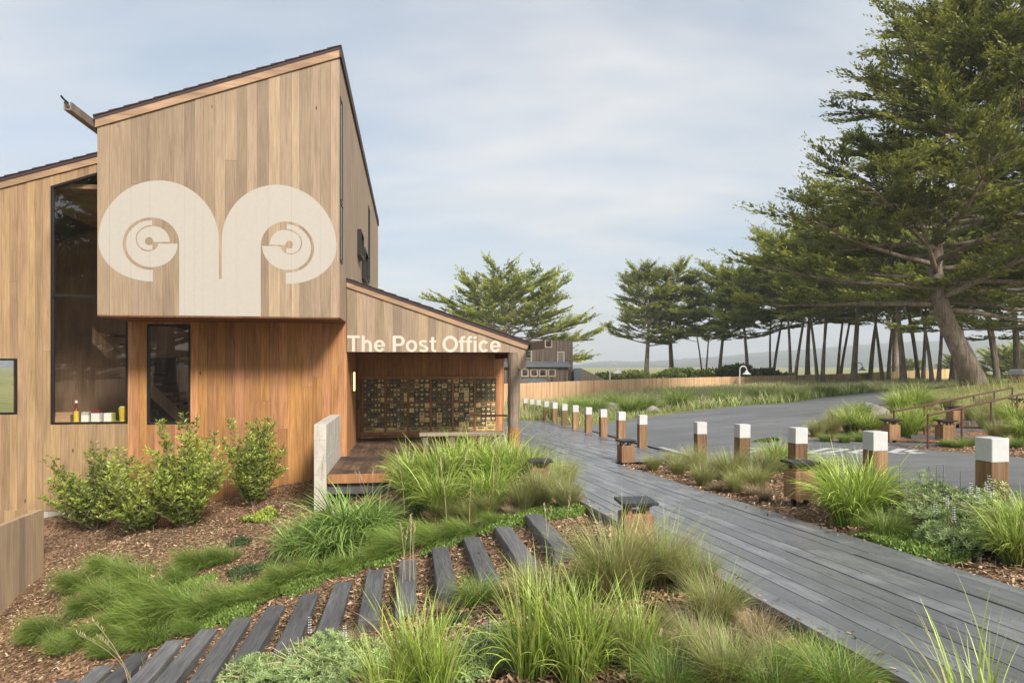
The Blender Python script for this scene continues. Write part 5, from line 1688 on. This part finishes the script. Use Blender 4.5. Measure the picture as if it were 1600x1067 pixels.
# ------------------------------------------------------------------ grasses and other plants
def blades(n, rg, r0, L_, lv, lean0, lean1, w, seg=5, az=None, pw=1.2, azs=6.3, curl=.25):
    """a tussock: n blades as tapering strips. lean in degrees from upright, root and tip"""
    ph = rg.uniform(0, 2 * np.pi, n) if az is None else az + rg.normal(size=n) * azs
    rho = r0 * np.sqrt(rg.uniform(0, 1, n))
    a0 = ph + rg.normal(size=n) * .9
    base = np.stack([rho * np.cos(a0), rho * np.sin(a0), np.full(n, -.02)], 1)
    Ls = L_ * (1 + lv * rg.normal(size=n)).clip(.35, 1.7)
    l0 = np.radians(lean0 * rg.uniform(.2, 1.4, n)); l1 = np.radians(lean1 * rg.uniform(.45, 1.3, n))
    tw = rg.normal(size=n) * curl
    p = base.copy(); P = [p.copy()]
    for i in range(seg):
        t = (i + .5) / seg
        le = l0 + (l1 - l0) * t ** pw
        az_ = ph + tw * t
        d = np.stack([np.sin(le) * np.cos(az_), np.sin(le) * np.sin(az_), np.cos(le)], 1)
        p = p + d * (Ls / seg)[:, None]; P.append(p.copy())
    P = np.stack(P, 1)                                     # n, seg+1, 3
    side = np.stack([-np.sin(ph), np.cos(ph), np.zeros(n)], 1) + rg.normal(size=(n, 3)) * .35
    side = norm(side)
    ts = np.arange(seg + 1) / seg
    wid = w * (rg.uniform(.6, 1.25, n))[:, None] * (np.minimum(1, .55 + ts * 1.6) * (1 - ts ** 2.2))[None, :]
    Lf = P[:, :seg] - side[:, None, :] * wid[:, :seg, None]
    Rt = P[:, :seg] + side[:, None, :] * wid[:, :seg, None]
    vs = np.concatenate([np.stack([Lf, Rt], 2).reshape(n, seg * 2, 3), P[:, seg:]], 1)    # per blade seg*2+1
    m = seg * 2 + 1
    b0 = (np.arange(n) * m)[:, None]
    q = []
    for i in range(seg - 1):
        q.append(np.concatenate([b0 + 2 * i, b0 + 2 * i + 1, b0 + 2 * i + 3, b0 + 2 * i + 2], 1))
    quads = np.concatenate(q)
    tris = np.concatenate([b0 + 2 * seg - 2, b0 + 2 * seg - 1, b0 + 2 * seg], 1)
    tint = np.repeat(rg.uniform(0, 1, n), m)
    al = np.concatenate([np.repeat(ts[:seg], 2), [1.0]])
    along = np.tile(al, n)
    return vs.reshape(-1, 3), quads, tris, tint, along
def grass_mesh(name, mat, parts):
    V_, Q, T, ti, al = [], [], [], [], []
    off = 0
    for v, q, t, a, b in parts:
        V_.append(v); Q.append(q + off); T.append(t + off); ti.append(a); al.append(b); off += len(v)
    return np_mesh(name, np.concatenate(V_), [np.concatenate(Q), np.concatenate(T)], M[mat], {'tint': np.concatenate(ti), 'along': np.concatenate(al)})
G = {}
def variants(key, mat, cnt, fn):
    G[key] = [grass_mesh(key, mat, fn(np.random.default_rng(hash_(key) + i))) for i in range(cnt)]
def hash_(s): return sum(ord(c) * (i + 3) for i, c in enumerate(s))
# unit tussocks are about 1 m across
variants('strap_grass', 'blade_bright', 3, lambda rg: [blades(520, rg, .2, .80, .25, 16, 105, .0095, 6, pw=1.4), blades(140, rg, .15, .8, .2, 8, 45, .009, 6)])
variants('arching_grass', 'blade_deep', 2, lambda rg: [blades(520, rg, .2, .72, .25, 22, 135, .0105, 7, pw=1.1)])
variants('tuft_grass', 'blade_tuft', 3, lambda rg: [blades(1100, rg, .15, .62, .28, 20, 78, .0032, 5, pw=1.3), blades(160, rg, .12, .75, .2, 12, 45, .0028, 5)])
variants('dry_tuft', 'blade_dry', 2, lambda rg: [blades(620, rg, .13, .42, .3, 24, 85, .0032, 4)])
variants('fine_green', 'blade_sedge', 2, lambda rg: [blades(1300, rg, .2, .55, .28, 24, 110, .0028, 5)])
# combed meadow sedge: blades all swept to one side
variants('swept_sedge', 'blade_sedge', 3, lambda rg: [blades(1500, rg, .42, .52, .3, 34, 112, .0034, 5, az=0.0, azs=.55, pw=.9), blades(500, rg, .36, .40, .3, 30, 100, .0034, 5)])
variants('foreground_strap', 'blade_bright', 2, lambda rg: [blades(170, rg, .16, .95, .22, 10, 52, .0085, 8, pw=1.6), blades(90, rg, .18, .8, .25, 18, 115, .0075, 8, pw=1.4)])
def plant(key, x, y, s, label, group, rz=None, sz=None, name=None, i=None, zoff=0.0):
    me = G[key][random.randrange(len(G[key])) if i is None else i]
    o = link(name or key, me)
    o.location = (x, y, gz(x, y) + zoff)
    o.rotation_euler = (0, 0, random.uniform(0, 6.28) if rz is None else rz)
    o.scale = (s, s, sz if sz else s * random.uniform(.9, 1.1))
    setp(o, label, 'grass', group)
    return o
def plant_px(key, px, py, s, label, group, **kw):
    p = hit(px, py)
    return plant(key, p.x, p.y, s, label, group, **kw)

# bright mound in front of the porch
for px, py, s in ((655, 790, 1.05), (700, 782, 1.25), (745, 772, 1.2), (790, 775, 1.15), (690, 806, .95), (825, 770, 1.0), (765, 795, .9), (640, 768, .95), (720, 755, 1.0), (805, 757, .9)):
    plant_px('strap_grass', px, py, s, 'bright green strap grass in the mound before the porch deck', 'strap grass mound by the porch')
for px, py, s in ((500, 850, 1.0), (545, 842, 1.2), (580, 838, 1.0), (520, 868, 1.0), (470, 872, .8), (600, 812, .55)):
    plant_px('arching_grass', px, py, s, 'deep green arching grass below the concrete wall', 'arching grass by the concrete wall')
for px, py, s in ((870, 775, .9), (845, 790, .8), (760, 806, .75), (700, 812, .6), (885, 796, .65), (735, 815, .55), (880, 760, .8), (820, 798, .7)):
    plant_px('tuft_grass', px, py, s, 'olive tuft grass at the foot of the porch mound', 'tufts below the porch mound')
for px, py, s in ((680, 815, .6), (625, 815, .5), (895, 795, .6), (800, 806, .5)):
    plant_px('dry_tuft', px, py, s, 'brown dry tuft grass at the foot of the porch mound', 'dry tufts below the porch mound')
# bed between walk and steps
for px, py, s in ((962, 935, 1.08), (1035, 915, .85), (918, 935, .55), (1085, 925, .6)):
    plant_px('tuft_grass', px, py, s, 'large olive tuft grass between the steps and the boardwalk', 'large tufts beside the boardwalk')
plant_px('tuft_grass', 1118, 978, .62, 'compact round tuft grass alone against the boardwalk edge', None)
plant_px('tuft_grass', 835, 955, .62, 'loose olive tuft grass leaning over the step ends', None)
plant_px('fine_green', 745, 945, .6, 'soft green grass spilling across the step ends', None)
for px, py, s in ((1190, 1010, .5), (1215, 1045, .5), (1175, 985, .36)):
    plant_px('dry_tuft', px, py, s, 'browning dry tuft near the lower boardwalk edge', 'dry tufts by the lower boardwalk')
for px, py, s in ((1265, 1060, .5), (1310, 1085, .55), (1045, 1085, .5), (1200, 1092, .5)):
    plant_px('fine_green', px, py, s, 'fine green grass spilling under the lower boardwalk edge', 'fine grass by the lower boardwalk')
for px, py, s in ((1005, 1045, .5), (1090, 1040, .42), (1135, 1080, .5), (945, 1030, .4)):
    plant_px('tuft_grass', px, py, s, 'thin straw tuft in the open mulch by the walk', 'thin tufts in the mulch')
# big foreground straps
for x, y, s in ((.30, 4.5, .66), (.52, 4.35, .6), (.12, 4.4, .6), (-.66, 4.6, .68), (-.82, 4.45, .58), (-.5, 4.45, .55), (.4, 4.2, .55), (.78, 4.3, .5)):
    plant('foreground_strap', x, y, s, 'tall bright strap grass nearest the lower steps', 'foreground strap grass')
plant('foreground_strap', 1.92, 2.75, .62, 'few broad silver green blades overhanging the boardwalk corner', None, i=0)
# bed along the drive
plant('strap_grass', 4.02, 8.1, 1.0, 'big bright strap grass fountain beside the path light', None, i=0)
plant('strap_grass', 4.35, 8.35, .9, 'smaller strap grass behind the fountain clump', None, i=1)
plant_px('fine_green', 1385, 838, .62, 'fine green tussock in front of the strap grass fountain', None)
for px, py, s in ((1020, 735, .55), (1060, 742, .6), (1085, 735, .75), (1115, 748, .7), (1100, 760, .6), (1140, 750, .8), (1180, 765, .7), (1150, 770, .55), (1050, 728, .5), (1195, 745, .8)):
    plant_px('tuft_grass', px, py, s, 'olive tuft grass in the bed between boardwalk and drive', 'tufts in the drive bed')
for px, py, s in ((1175, 775, .5), (1195, 782, .5), (1165, 745, .55), (1120, 768, .4)):
    plant_px('dry_tuft', px, py, s, 'brown dry tuft in the bed between boardwalk and drive', 'dry tufts in the drive bed')
for px, py, s in ((1215, 738, .75), (1290, 752, .6), (1240, 735, .6)):
    plant_px('strap_grass', px, py, s, 'fresh green strap grass behind the path light', 'strap grass in the drive bed')
for px, py, s in ((1590, 880, .6), (1610, 860, .7)):
    plant_px('strap_grass', px, py, s, 'strap grass at the outer end of the drive bed', 'strap grass at the bed end')
# sedge meadow on the left slope: swept downhill
DOWN = math.atan2(-.55, -.85)
for px, py, s in ((175, 890, 1.0), (135, 915, .95), (215, 905, 1.1), (250, 930, 1.2), (190, 940, 1.1), (140, 955, .9), (300, 950, 1.1), (250, 968, 1.1), (205, 985, 1.1), (320, 880, .95), (355, 875, .8), (290, 905, .7), (85, 985, .85),
                  (335, 955, .9), (150, 1000, .9), (110, 1015, .8), (60, 1000, .6), (370, 940, .75), (240, 1000, .9), (180, 1020, .7), (305, 985, .7)):
    plant_px('swept_sedge', px, py, s * random.uniform(.55, .85), 'glossy meadow sedge combed downhill across the mulch slope', 'meadow sedge on the slope', rz=DOWN + random.uniform(-.5, .5), sz=s * .8)
for px, py, s in ((455, 905, .9), (500, 895, .9), (430, 925, .8), (550, 885, .85), (600, 870, .8), (640, 855, .9), (690, 845, .9), (735, 833, .8), (670, 835, .8), (620, 845, .8), (780, 815, .6), (395, 935, .7)):
    plant_px('swept_sedge', px, py, s * random.uniform(.55, .8), 'glossy meadow sedge lying along the upper side of the steps', 'meadow sedge along the steps', rz=DOWN + random.uniform(-.6, .6), sz=s * .68)

# yarrow mats and dark small-leaved mounds
def mat_patch(px, py, r, n, mat, label, h=.1, size=.035, group=None, cat='ground cover'):
    c = hit(px, py)
    rg = np.random.default_rng(int(px * 3 + py))
    def f(k):
        a = rg.uniform(0, 6.283, k); q = np.sqrt(rg.uniform(0, 1, k)) * (1 + .22 * np.sin(a * 3 + px) + .12 * np.sin(a * 7))
        x = c.x + r * q * np.cos(a); y = c.y + r * q * np.sin(a) * .8
        hh = h * (1 - .6 * q ** 2).clip(.15) * (.6 + .4 * np.sin(x * 9) * np.cos(y * 8))
        u = rg.uniform(0, 1, k)
        z = ground(x, y) + hh * u
        return np.stack([x - c.x, y - c.y, z - c.z], 1), np.tile([0, 0, .9], (k, 1)), u
    vs, fs, at = leaf_cloud(n, f, size, rg, .22)
    o = link('ground_cover', np_mesh('ground_cover', vs, fs, M[mat], at)); o.location = c
    setp(o, label, cat, group, 'stuff')
for px, py, r in ((520, 890, .42), (560, 880, .4), (610, 868, .4), (470, 915, .38), (850, 805, .5), (790, 818, .4), (900, 800, .4), (340, 960, .4), (300, 920, .35), (250, 985, .4), (400, 930, .35), (700, 850, .35), (370, 955, .4)):
    mat_patch(px, py, r, 4200, 'mat_green', 'feathery green yarrow mat between the sedge clumps', .09, .045, 'yarrow mats')
for px, py, r, h in ((390, 895, .36, .2), (375, 850, .22, .12), (640, 808, .35, .15), (700, 975, .2, .1)):
    mat_patch(px, py, r, 2600, 'dark_leaf', 'low dark small leaved mound on the mulch', h, .03, 'dark leafy mounds')
mat_patch(407, 812, .34, 2600, 'myrtle', 'low glossy green shrublet on the mulch before the wall', .26, .06)
for px, py, r in ((1400, 850, .35), (1440, 860, .35), (1470, 868, .3), (1350, 845, .25), (1420, 840, .3)):
    mat_patch(px, py, r, 3200, 'mat_green', 'green yarrow mat along the right boardwalk edge', .1, .04, 'yarrow mats on the right')
for px, py, r in ((985, 722, .35), (1200, 690, .3)):
    mat_patch(px, py, r, 1800, 'dark_leaf', 'dark green creeping mat at the path light foot', .1, .05, 'creeping mats')

# wax myrtle shrubs by the wall
def shrub(px, py, H, W, seed, n_stem, label):
    p = hit(px, py)
    rg = np.random.default_rng(seed)
    r = empty('myrtle_shrub', p); setp(r, label, 'shrub', 'myrtle shrubs by the wall')
    tm = MB(); P_, D_, T_, A_ = [], [], [], []
    for i in range(n_stem):
        a = rg.uniform(0, 6.283); q = math.sqrt(rg.uniform(0, 1))
        ht = H * (rg.uniform(.35, .72) if rg.uniform() < .78 else rg.uniform(.75, 1.08)) * (1 - .25 * q)
        tipx, tipy = W / 2 * q * math.cos(a), W / 2 * q * math.sin(a)
        pts = [(tipx * .25 * t ** .5 + tipx * .75 * t ** 1.6, tipy * .25 * t ** .5 + tipy * .75 * t ** 1.6, ht * t - .05) for t in np.linspace(0, 1, 7)]
        tm.tube(pts, list(np.linspace(.012, .003, 7)), 4, cap=False)
        tone = rg.uniform(0, 1)
        pa = np.array(pts)
        nl = int(ht * 62)
        for t in rg.uniform(.10, 1, nl) ** .8:
            f = t * 6; j = min(int(f), 5)
            b = pa[j] + (pa[j + 1] - pa[j]) * (f - j)
            sa = rg.uniform(0, 6.283)
            off = np.array([math.cos(sa), math.sin(sa), rg.uniform(-.2, .8)]) * rg.uniform(0, .16) * (1 - .65 * t) 
            for c in range(3):
                sa2 = sa + rg.uniform(-1, 1)
                P_.append(b + off); D_.append([math.cos(sa2), math.sin(sa2), rg.uniform(.2, 1.3)]); T_.append(np.clip(tone + rg.normal() * .2, 0, 1)); A_.append(np.clip(t * .8 + rg.uniform(-.2, .3), 0, 1))
    P_, D_, T_, A_ = map(np.array, (P_, D_, T_, A_))
    n = len(P_)
    d = norm(D_); ll = .095 * rg.uniform(.6, 1.25, n)
    wd = norm(np.cross(d, rg.normal(size=(n, 3)))) * (ll * .13)[:, None]
    vs = np.stack([P_, P_ + d * (ll * .5)[:, None] - wd, P_ + d * ll[:, None], P_ + d * (ll * .5)[:, None] + wd], 1).reshape(-1, 3)
    link('foliage', np_mesh('foliage', vs, np.arange(n * 4).reshape(-1, 4), M['myrtle'], {'tint': np.repeat(T_, 4), 'along': np.repeat(A_, 4)}), r)
    tm.build('stems', M['bark'], r)
shrub(150, 827, 1.95, 2.1, 1, 95, 'wide dense myrtle shrub under the tall trapezoid window')
shrub(288, 824, 2.4, 1.9, 2, 95, 'tall myrtle shrub below the narrow window')
shrub(220, 832, 1.65, 1.6, 3, 60, 'shorter myrtle shrub filling between two taller ones')
shrub(395, 790, 2.3, 1.4, 4, 70, 'open myrtle shrub against the red cedar boards')

# silver lupines
def lupine(x, y, W, H, seed, n, label, flowers=5, size=.05):
    rg = np.random.default_rng(seed)
    g = gz(x, y)
    r = empty('silver_lupine', (x, y, g)); setp(r, label, 'shrub', 'silver lupines')
    a = rg.uniform(0, 6.283, n); q = np.sqrt(rg.uniform(0, 1, n)); u = rg.uniform(0, 1, n) ** .6
    px_ = W / 2 * q * np.cos(a); py_ = W / 2 * q * np.sin(a)
    top = H * np.sqrt((1 - .75 * q ** 2).clip(0)) * (.75 + .35 * np.sin(px_ * 7 + seed) * np.cos(py_ * 6))
    pz = top * u + (ground(px_ + x, py_ + y) - g)
    base = np.stack([px_, py_, pz], 1)
    K = 6
    ax = norm(np.stack([px_ * .8 / W, py_ * .8 / W, np.full(n, .7)], 1) + rg.normal(size=(n, 3)) * .35)
    e1 = norm(np.cross(ax, rg.normal(size=(n, 3)))); e2 = np.cross(ax, e1)
    vs = []
    al = []
    for k in range(K):
        th = 2 * math.pi * k / K
        d = norm(e1 * math.cos(th) + e2 * math.sin(th) + ax * .45)
        ll = size * rg.uniform(.7, 1.2, n)
        s_ = norm(np.cross(d, ax)) * (ll * .13)[:, None]
        vs.append(np.stack([base, base + d * (ll * .55)[:, None] - s_, base + d * ll[:, None], base + d * (ll * .55)[:, None] + s_], 1))
    vs = np.stack(vs, 1).reshape(-1, 3)
    tint = np.repeat(rg.uniform(0, 1, n), K * 4); along = np.repeat(np.clip(u + rg.normal(size=n) * .15, 0, 1), K * 4)
    link('foliage', np_mesh('foliage', vs, np.arange(n * K * 4).reshape(-1, 4), M['lupine'], {'tint': tint, 'along': along}), r)
    tm = MB()
    for i in range(26):
        aa = rg.uniform(0, 6.283); qq = math.sqrt(rg.uniform(0, 1)) * .9
        ex, ey = W / 2 * qq * math.cos(aa), W / 2 * qq * math.sin(aa)
        tm.tube([(ex * .1, ey * .1, -.03), (ex * .5, ey * .5, H * .45), (ex, ey, H * (1 - .6 * qq ** 2) * .9)], [.008, .006, .003], 4, cap=False)
    tm.build('stems', M['stalk'], r)
    for i in range(flowers):
        aa = rg.uniform(0, 6.283); qq = rg.uniform(.1, .9)
        ex, ey = W / 2 * qq * math.cos(aa), W / 2 * qq * math.sin(aa)
        z0 = H * (1 - .5 * qq ** 2) * .8; hh = rg.uniform(.16, .26)
        nn = 64
        t = rg.uniform(0, 1, nn)
        th = rg.uniform(0, 6.283, nn)
        wr = (np.floor(t * 7) / 7)
        pos = np.stack([ex + .004 * np.cos(th), ey + .004 * np.sin(th), z0 + hh * (wr * .8 + .2)], 1)
        d = norm(np.stack([np.cos(th), np.sin(th), np.full(nn, .35)], 1))
        ll = .022 * (1.1 - .5 * wr)
        s_ = norm(np.cross(d, [0, 0, 1.0])) * (ll * .45)[:, None]
        v = np.stack([pos, pos + d * (ll * .6)[:, None] - s_, pos + d * ll[:, None], pos + d * (ll * .6)[:, None] + s_], 1).reshape(-1, 3)
        fo = link('flower_spike', np_mesh('flower_spike', v, np.arange(nn * 4).reshape(-1, 4), M['flower'], {'tint': np.repeat(rg.uniform(0, 1, nn), 4), 'along': np.repeat(t, 4)}), r)
        MB().tube([(ex, ey, z0 - .2), (ex, ey, z0 + hh)], .003, 4, cap=False).build('flower_stalk', M['lupine'], fo)
lupine(4.75, 7.75, 1.2, .52, 21, 1300, 'silvery lupine bush between the strap grass fountain and the last bollard', 4)
lupine(4.95, 6.8, 1.5, .48, 22, 1700, 'silvery lupine bush with pale flower spikes at the foot of the last bollard', 7)
lupine(4.45, 6.75, .8, .32, 23, 700, 'small silvery lupine spilling toward the boardwalk', 4)
lupine(5.5, 6.5, 1.1, .5, 24, 1000, 'silvery lupine bush at the outer end of the drive bed', 4)
p = hit(470, 1050); lupine(p.x, p.y, .95, .34, 25, 1500, 'feathery silver lupine beside the lower timber steps', 1, .04)
p = hit(400, 1075); lupine(p.x, p.y, .8, .36, 28, 900, 'feathery silver lupine at the bottom of the steps', 1)
lupine(-.25, 4.95, .9, .26, 26, 1300, 'low silver lupine among the foreground strap grass', 1, .045)
lupine(-1.55, 5.9, 1.0, .36, 27, 1100, 'pale lupine leaning over the middle steps', 1)

# dry flowering stalks
def stalks(px, py, n, H, seed, label, spread=.12, lean=.25):
    p = hit(px, py); rg = np.random.default_rng(seed)
    r = empty('dry_stalks', p); setp(r, label, 'grass', 'dry flowering stalks')
    for i in range(n):
        a = rg.uniform(0, 6.283); ln = rg.uniform(.3, 1) * lean; h = H * rg.uniform(.75, 1.05)
        bx, by = rg.normal(size=2) * spread
        pts = [(bx + math.cos(a) * ln * h * t ** 2, by + math.sin(a) * ln * h * t ** 2, h * t - .05) for t in np.linspace(0, 1, 7)]
        st_ = MB().tube(pts, list(np.linspace(.004, .0018, 7)), 5, cap=False).build('stalk', M['stalk'], r)
        top = np.array(pts[-2]); tip = np.array(pts[-1])
        m = MB()
        for k in range(9):
            q = top + (tip - top) * (k / 8.0) * 1.0
            b = rg.uniform(0, 6.283)
            e = q + np.array([math.cos(b) * .018, math.sin(b) * .018, .045])
            m.tube([tuple(q), tuple((q + e) / 2 + np.array([0, 0, .002])), tuple(e)], [.0015, .005, .001], 4, cap=False)
        m.build('seed_head', M['stalk'], st_)
stalks(640, 925, 6, .95, 5, 'tall straw stalks standing over the middle steps', .07, .12)
stalks(575, 815, 5, 1.0, 6, 'thin straw stalks arching over the porch deck edge', .15, .5)
stalks(720, 800, 5, 1.15, 8, 'thin straw stalks rising from the porch mound', .4, .25)
stalks(780, 795, 4, 1.1, 9, 'thin nodding stalks before the bench', .4, .25)
stalks(215, 1075, 3, .85, 7, 'pale branching stalk leaning over the lowest steps', .06, .7)
stalks(880, 850, 3, .6, 10, 'short straw stalks beside the upper steps', .1, .2)

# planted island across the drive
ISL = 'grasses on the island across the drive'
for px, py, s, k in ((1275, 682, .7, 'tuft_grass'), (1300, 678, .8, 'tuft_grass'), (1330, 676, .85, 'strap_grass'), (1360, 680, .8, 'strap_grass'), (1345, 690, .5, 'fine_green'), (1320, 692, .5, 'fine_green'), (1290, 690, .5, 'fine_green'),
                     (1370, 668, .7, 'tuft_grass'), (1420, 682, .9, 'strap_grass'), (1440, 672, .9, 'strap_grass'), (1405, 645, 1.0, 'strap_grass'), (1430, 640, 1.1, 'strap_grass'), (1450, 636, 1.0, 'tuft_grass'), (1515, 697, .45, 'fine_green'), (1497, 700, .45, 'fine_green'), (1480, 698, .4, 'fine_green'),
                     (1560, 690, .8, 'tuft_grass'), (1585, 700, .6, 'fine_green'), (1540, 670, .8, 'tuft_grass'), (1520, 658, .9, 'tuft_grass'), (1590, 672, 1.0, 'strap_grass'), (1555, 655, .9, 'tuft_grass'), (1535, 640, 1.0, 'tuft_grass'), (1480, 640, .9, 'tuft_grass'), (1600, 690, .8, 'strap_grass'), (1310, 664, .9, 'tuft_grass'), (1340, 660, .9, 'strap_grass')):
    plant_px(k, px, py, s * 1.02, {'tuft_grass': 'olive tuft grass on the planted island across the drive', 'strap_grass': 'bright strap grass on the planted island across the drive', 'fine_green': 'small green tussock at the island edge by the drive'}[k], ISL + ' ' + k.replace('_', ' '))

# grassy bank beyond the drive: one mass of tall grass, and a low green verge
def bank(name, poly, n, key, mat, L_, label, w=.012, lean=55, seg=3):
    rg = np.random.default_rng(n)
    xs = [p[0] for p in poly]; ys = [p[1] for p in poly]
    x = rg.uniform(min(xs), max(xs), n * 4); y = rg.uniform(min(ys), max(ys), n * 4)
    ok = in_poly(x, y, poly) & ~in_poly(x, y, ROAD)
    dens = np.sin(x * .9 + np.sin(y * .7) * 2) * np.cos(y * 1.1 + x * .3)
    ok &= rg.uniform(-1.1, 1, n * 4) < dens + .35
    x, y = x[ok][:n], y[ok][:n]
    v, q, t, ti, al = blades(len(x), rg, 0.001, L_, .35, 14, lean, w, seg)
    m = seg * 2 + 1
    v = v.reshape(len(x), m, 3)
    zz = ground(x, y)
    patch = .6 + .4 * np.sin(x * .6 + 1) * np.sin(y * .45) + .2 * np.sin(x * 2.1) * np.sin(y * 1.7)
    v *= (patch[:, None, None] * .6 + .55) * np.where(x < 7, .7, 1.0)[:, None, None]
    v[:, :, 0] += x[:, None]; v[:, :, 1] += y[:, None]; v[:, :, 2] += zz[:, None]
    o = link(name, np_mesh(name, v.reshape(-1, 3), [q, t], M[mat], {'tint': np.repeat(np.clip(patch * .5 + rg.uniform(-.2, .6, len(x)), 0, 1), m), 'along': al}))
    setp(o, label, 'grass', None, 'stuff')
BANK = [(-6, 31.5), (1.2, 31.5), (2.6, 27), (5.94, 29.1), (8.6, 31.1), (13.8, 33.6), (18.6, 37.1), (22.8, 40.1), (28.7, 44.1), (36, 50), (50, 72), (40, 78), (20, 66), (8, 55), (-8, 44)]
bank('bank_grass', BANK, 62000, 0, 'bank_grass', .5, 'tall pale grass covering the bank below the fence', .016, 60)
VERGE = [(-2, 31.6), (1.2, 31.4), (2.4, 27.2), (3.2, 27), (5.94, 29.05), (8.6, 31.05), (13.8, 33.55), (18.6, 37.05), (22.8, 40.05), (28.7, 44.05), (36, 50), (35, 52.5), (27, 46.5), (21, 42.2), (17, 39.2), (12.5, 36), (7.5, 34), (3, 34), (-3, 37)]
bank('verge_grass', VERGE, 26000, 0, 'blade_sedge', .36, 'low green verge along the far side of the drive', .02, 95)
DECKG = [(-3.2, 31.4), (1.6, 31.3), (1.2, 36), (.6, 42), (-6, 42)]
bank('deck_end_grass', DECKG, 9000, 0, 'bank_grass', .7, 'loose grass around the far bollards beyond the plank deck', .012, 60)
for px, py, s in ((845, 652, 1.6), (875, 655, 1.7), (930, 648, 1.8), (985, 645, 1.6), (1010, 641, 1.5), (1060, 638, 1.8), (1130, 632, 1.6), (1190, 628, 1.8), (1240, 626, 1.5), (1290, 620, 1.4), (1340, 614, 1.3), (1390, 609, 1.2), (1215, 622, 1.4), (905, 640, 1.6), (1055, 630, 1.6), (960, 634, 1.6)):
    plant_px('fine_green', px, py, s, 'rounded green tussock on the bank across the drive', 'green tussocks on the bank')
MOUND = [(11, 21), (14, 18), (30, 20), (34, 38), (26, 36.5), (18, 29), (13, 24.5)]
bank('mound_grass', MOUND, 5000, 0, 'blade_tuft', .4, 'sparse grass on the mulch mound under the great cypress', .009, 70)

BED = [(-8.5, 9), (-4, 5), (.4, 3.6), (1.9, 3.6), (.3, 13.2), (-3.2, 13.2), (-8.3, 13.5)]
bank('stray_grass', BED, 2600, 0, 'blade_tuft', .2, 'stray thin grass blades coming up through the mulch', .0028, 75, 4)
BED2 = [(4.4, 4), (6.6, 4), (4.1, 15), (2.5, 15)]
bank('stray_grass', BED2, 900, 0, 'blade_tuft', .2, 'stray grass blades in the bed along the drive', .0028, 75, 4)
for px, py, s in ((330, 925, .35), (455, 880, .3), (110, 900, .3), (425, 850, .3), (885, 925, .35), (790, 930, .35), (1060, 985, .38), (880, 985, .35), (1130, 1015, .35), (980, 985, .35), (580, 985, .35), (545, 1010, .4), (690, 960, .35)):
    plant_px('dry_tuft', px, py, s, 'small straw coloured tuft scattered in the mulch below the porch', 'scattered straw tufts')

# bark chips over the beds
def chips(n):
    rg = np.random.default_rng(99)
    # more where they show large
    Y = 3.2 + 13.5 * rg.uniform(0, 1, n) ** 1.25
    X = rg.uniform(-.80, .80, n) * (Y + .8)
    lat = X - bw_left(Y)
    bad = ((lat > -.02) & (lat < BW_W + .02)) | in_poly(X, Y, ROAD) | in_poly(X, Y, PORCH) | in_poly(X, Y, INSIDE) | ((lat > 0) & (X < bollard_x(Y) + .3) & (Y > 14.9)) | (X < -9)
    X, Y = X[~bad], Y[~bad]
    Z = ground(X, Y) + rg.uniform(.004, .03, len(X))
    # strays kicked onto the edges of the walk
    ey = rg.uniform(3.4, 14, 160); eo = np.abs(rg.normal(size=160)) * .12
    ex = bw_left(ey) + np.where(rg.uniform(size=160) < .5, eo, BW_W - eo)
    X = np.append(X, ex); Y = np.append(Y, ey); Z = np.append(Z, zb(ey) + .012); k = len(X)
    d = norm(np.stack([rg.normal(size=k), rg.normal(size=k), rg.normal(size=k) * .35], 1))
    up = norm(np.stack([rg.normal(size=k) * .45, rg.normal(size=k) * .45, np.ones(k)], 1))
    s_ = norm(np.cross(d, up))
    ll = rg.uniform(.012, .038, k)[:, None]; ww = rg.uniform(.005, .013, k)[:, None]
    c = np.stack([X, Y, Z], 1)
    vs = np.stack([c - d * ll - s_ * ww * .7, c + d * ll * .9 - s_ * ww, c + d * ll + s_ * ww * .8, c - d * ll * .8 + s_ * ww], 1).reshape(-1, 3)
    o = link('bark_chips', np_mesh('bark_chips', vs, np.arange(k * 4).reshape(-1, 4), M['chip'], {'tint': np.repeat(rg.uniform(0, 1, k) ** 1.2, 4)}))
    setp(o, 'loose bark chips scattered over the planting beds', 'mulch', None, 'stuff')
chips(120000)

# ------------------------------------------------------------------ the damp sea air over the land
hz = MB().box(-3600, 3600, -120, 3000, -25, 130).build('haze', None)
setp(hz, 'thin pale sea haze hanging over the whole place', 'haze', None, 'stuff')
hm, N, L, out = new_mat('haze_air')
pv = N.new('ShaderNodeVolumePrincipled')
pv.inputs['Color'].default_value = (0.86, 0.91, 0.96, 1); pv.inputs['Density'].default_value = 0.0006; pv.inputs['Anisotropy'].default_value = 0.0
L.new(pv.outputs[0], out.inputs['Volume'])
hz.data.materials.append(hm)
